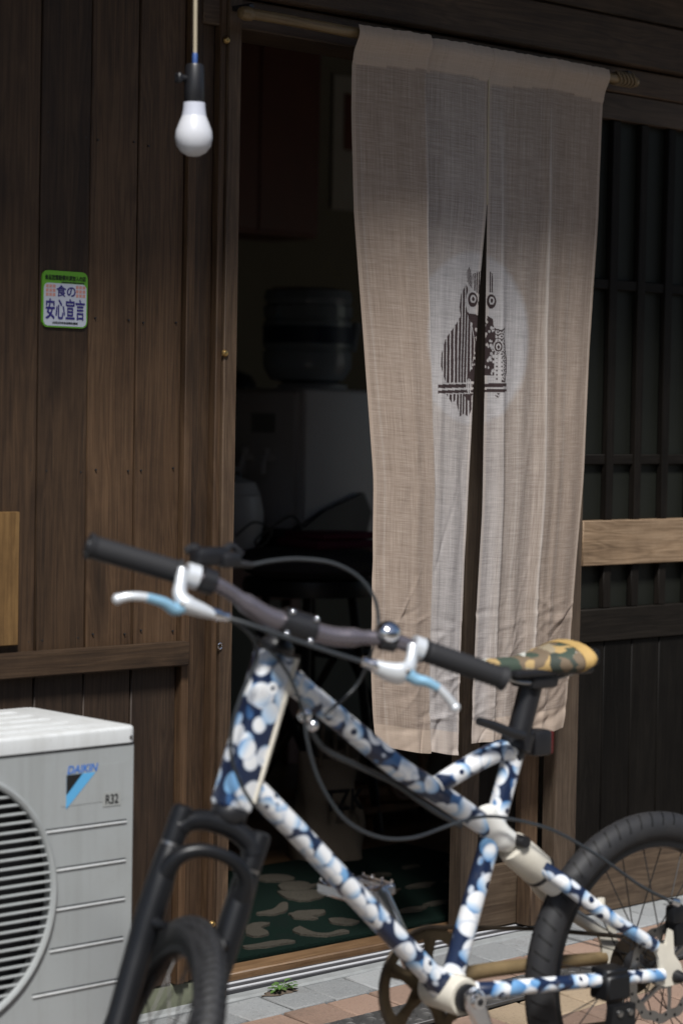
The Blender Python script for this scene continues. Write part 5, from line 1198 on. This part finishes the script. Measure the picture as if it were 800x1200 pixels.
def skin(t0, t1, off):
    V, Fc = [], []; rows = [r for r in range(ns+1) if t0 <= r/ns <= t1]
    for r in rows:
        ring = np.array(sg[0][r*na:(r+1)*na]); c = ring.mean(0); d = ring-c; d /= (np.linalg.norm(d, axis=1)[:, None]+1e-9)
        V += [tuple(p) for p in ring+d*off]
    for i in range(len(rows)-1):
        for j in range(na): k = (j+1) % na; Fc.append((i*na+j, i*na+k, (i+1)*na+k, (i+1)*na+j))
    return V, Fc
part('yellow_tail_patch', skin(.80, .97, .0016), M['yellowcloth'], sad)
part('tail_bumper', tr(rbox(.014,.088,.026,.005,2), tuple(L3(.164,.517))), M['forkblack'], sad)
for sgn in (-1, 1):
    part('saddle_rail', sweep(catmull([L3(.335,.494,sgn*.012), L3(.30,.483,sgn*.020), L3(.25,.482,sgn*.022), L3(.20,.492,sgn*.024), L3(.165,.505,sgn*.030)], 4), .0036, 8), M['steel'], sad)
part('saddle_clamp', tr(rbox(.055,.058,.026,.007,2), tuple(L3(.255,.484))), M['black'], sad)
part('saddle_base', xf(tr(rbox(.16,.07,.012,.005,2), (0,0,0)), Matrix.Translation(Vector(L3(.24,.497)))), M['black'], sad)
# ---- drive train
CR = BB+np.array([0, -.056, 0])
V, Fc = [], []; n = 120
for i in range(n):
    a = 2*math.pi*i/n; ro = .0885+(.0022 if (i % 3) == 0 else -.0014)
    for rr, yy in ((ro, .0012), (.070, .0022), (.070, -.0022), (ro, -.0012)): V.append((rr*math.cos(a), yy, rr*math.sin(a)))
for i in range(n):
    for j in range(4): Fc.append((i*4+j, ((i+1) % n)*4+j, ((i+1) % n)*4+(j+1) % 4, i*4+(j+1) % 4))
g = (V, Fc)
for k in range(5):
    a = R(72*k+25); g = join(g, sweep([(.014*math.cos(a), 0, .014*math.sin(a)), (.045*math.cos(a), 0, .045*math.sin(a)), (.073*math.cos(a), 0, .073*math.sin(a))], [.017,.0095,.013], 10, flat=(.22, 1), ref=(0,1,0)))
crg = part('chainring', tr(g, tuple(CR)), M['rust'])
cdir = np.array([.066, 0, .138]); cdir /= np.linalg.norm(cdir); CL = .155
for sgn in (1, -1):
    o_ = BB+np.array([0, .060 if sgn > 0 else -.072, 0]); dv = -cdir if sgn > 0 else cdir; e_ = o_+dv*CL+np.array([0, sgn*.012, 0])
    ca = part('crank_arm', sweep([o_-dv*.016, o_, o_+dv*.03, o_+dv*.09, e_, e_+dv*.012], [.012,.0185,.0165,.0135,.0160,.010], 14, flat=(.55, 1), ref=(0,1,0)), M['alu'] if sgn > 0 else M['oldalu'] if 'oldalu' in M else M['rustalu'] if 'rustalu' in M else M['alu'])
    part('crank_bolt', tr(lathe([(0, sgn*.016),(.011, sgn*.015),(.0125, sgn*.008),(.013, sgn*.0)], 16, 'y'), tuple(o_)), M['chrome'] if sgn > 0 else M['black'], ca)
    part('crank_bolt_socket', tr(lathe([(0, sgn*.0168),(.0055, sgn*.0165),(.006, sgn*.012)], 12, 'y'), tuple(o_)), M['black'], ca)
    pc = e_+np.array([0, sgn*.062, 0])
    pd = part('pedal', join(sweep([e_+np.array([0, sgn*.006, 0]), pc], [.008, .011], 12), tr(rbox(.014, .082, .020, .004), tuple(pc+np.array([.040, 0, 0]))), tr(rbox(.014, .082, .020, .004), tuple(pc+np.array([-.040, 0, 0]))), tr(rbox(.09, .012, .018, .004), tuple(pc+np.array([0, .036, 0]))), tr(rbox(.09, .012, .018, .004), tuple(pc+np.array([0, -.036, 0])))), M['alu'])
    part('pedal_pins', join(*[sweep([pc+np.array([x_, y_, .009]), pc+np.array([x_, y_, .0145])], .0018, 6) for x_ in (-.041, -.02, .0, .02, .041) for y_ in (-.036, -.012, .012, .036) if abs(x_) > .03 or abs(y_) > .03]), M['chrome'], pd)
cr_n = -.054
def arc(c, r, a0, a1, n): return [np.array([c[0]+r*math.cos(a), cr_n, c[2]+r*math.sin(a)]) for a in np.linspace(a0, a1, n)]
ch_path = arc(BB, .0885, R(-85), R(92), 22)+[np.array([.20, cr_n+.004, HZ+.078])]+arc((0, 0, HZ), .040, R(92), R(200), 12)+arc((.01, 0, HZ-.085), .016, R(120), R(250), 6)+[np.array([.2, cr_n, HZ-.09])]
chn = part('chain', sweep(ch_path+[ch_path[0]], .0034, 6, False, flat=(1.1, .9)), M['chain'])
der = part('derailleur', join(sweep([L3(-.005,-.012,-.062), L3(.010,-.050,-.064), L3(.012,-.085,-.060)], [.012,.016,.010], 12), tr(lathe([(0,-.004),(.017,-.004),(.017,.004),(0,.004)], 16, 'y'), tuple(L3(.012,-.085,-.054)))), M['forkblack'])
# ---- kickstand on the left chain stay
kc = part('kickstand', join(tr(rbox(.046,.040,.014,.003), tuple(L3(.142,.026,.064))), tr(rbox(.050,.044,.040,.004), tuple(L3(.142,.004,.066))), tr(prism([(-.024,-.02),(.024,-.02),(.028,-.05),(.016,-.088),(-.014,-.088),(-.024,-.05)], -.007, .007), tuple(L3(.142,0,.092)))), M['forkblack'])
for xx in (-.011, .011): part('clamp_bolt', tr(lathe([(0,.006),(.005,.005),(.0058,.0)], 12, 'y'), tuple(L3(.142+xx,-.032,.098))), M['steel'], kc)
gzl = lambda v: gz(*( (BO+BX*v[0]+BY*v[1])[:2] ))-Z0
foot = np.array([.085, .190, 0]); foot[2] = gzl(foot)+.006
part('kickstand_leg', sweep([L3(.140,-.060,.098), (L3(.140,-.060,.098)+foot)/2+np.array([0,.006,0]), foot], [.010,.009,.0085], 12), M['forkblack'], kc)
part('kickstand_foot', sweep([foot+np.array([.012,-.004,.001]), foot+np.array([-.020,.006,.001])], .0085, 10), M['rubber'], kc)
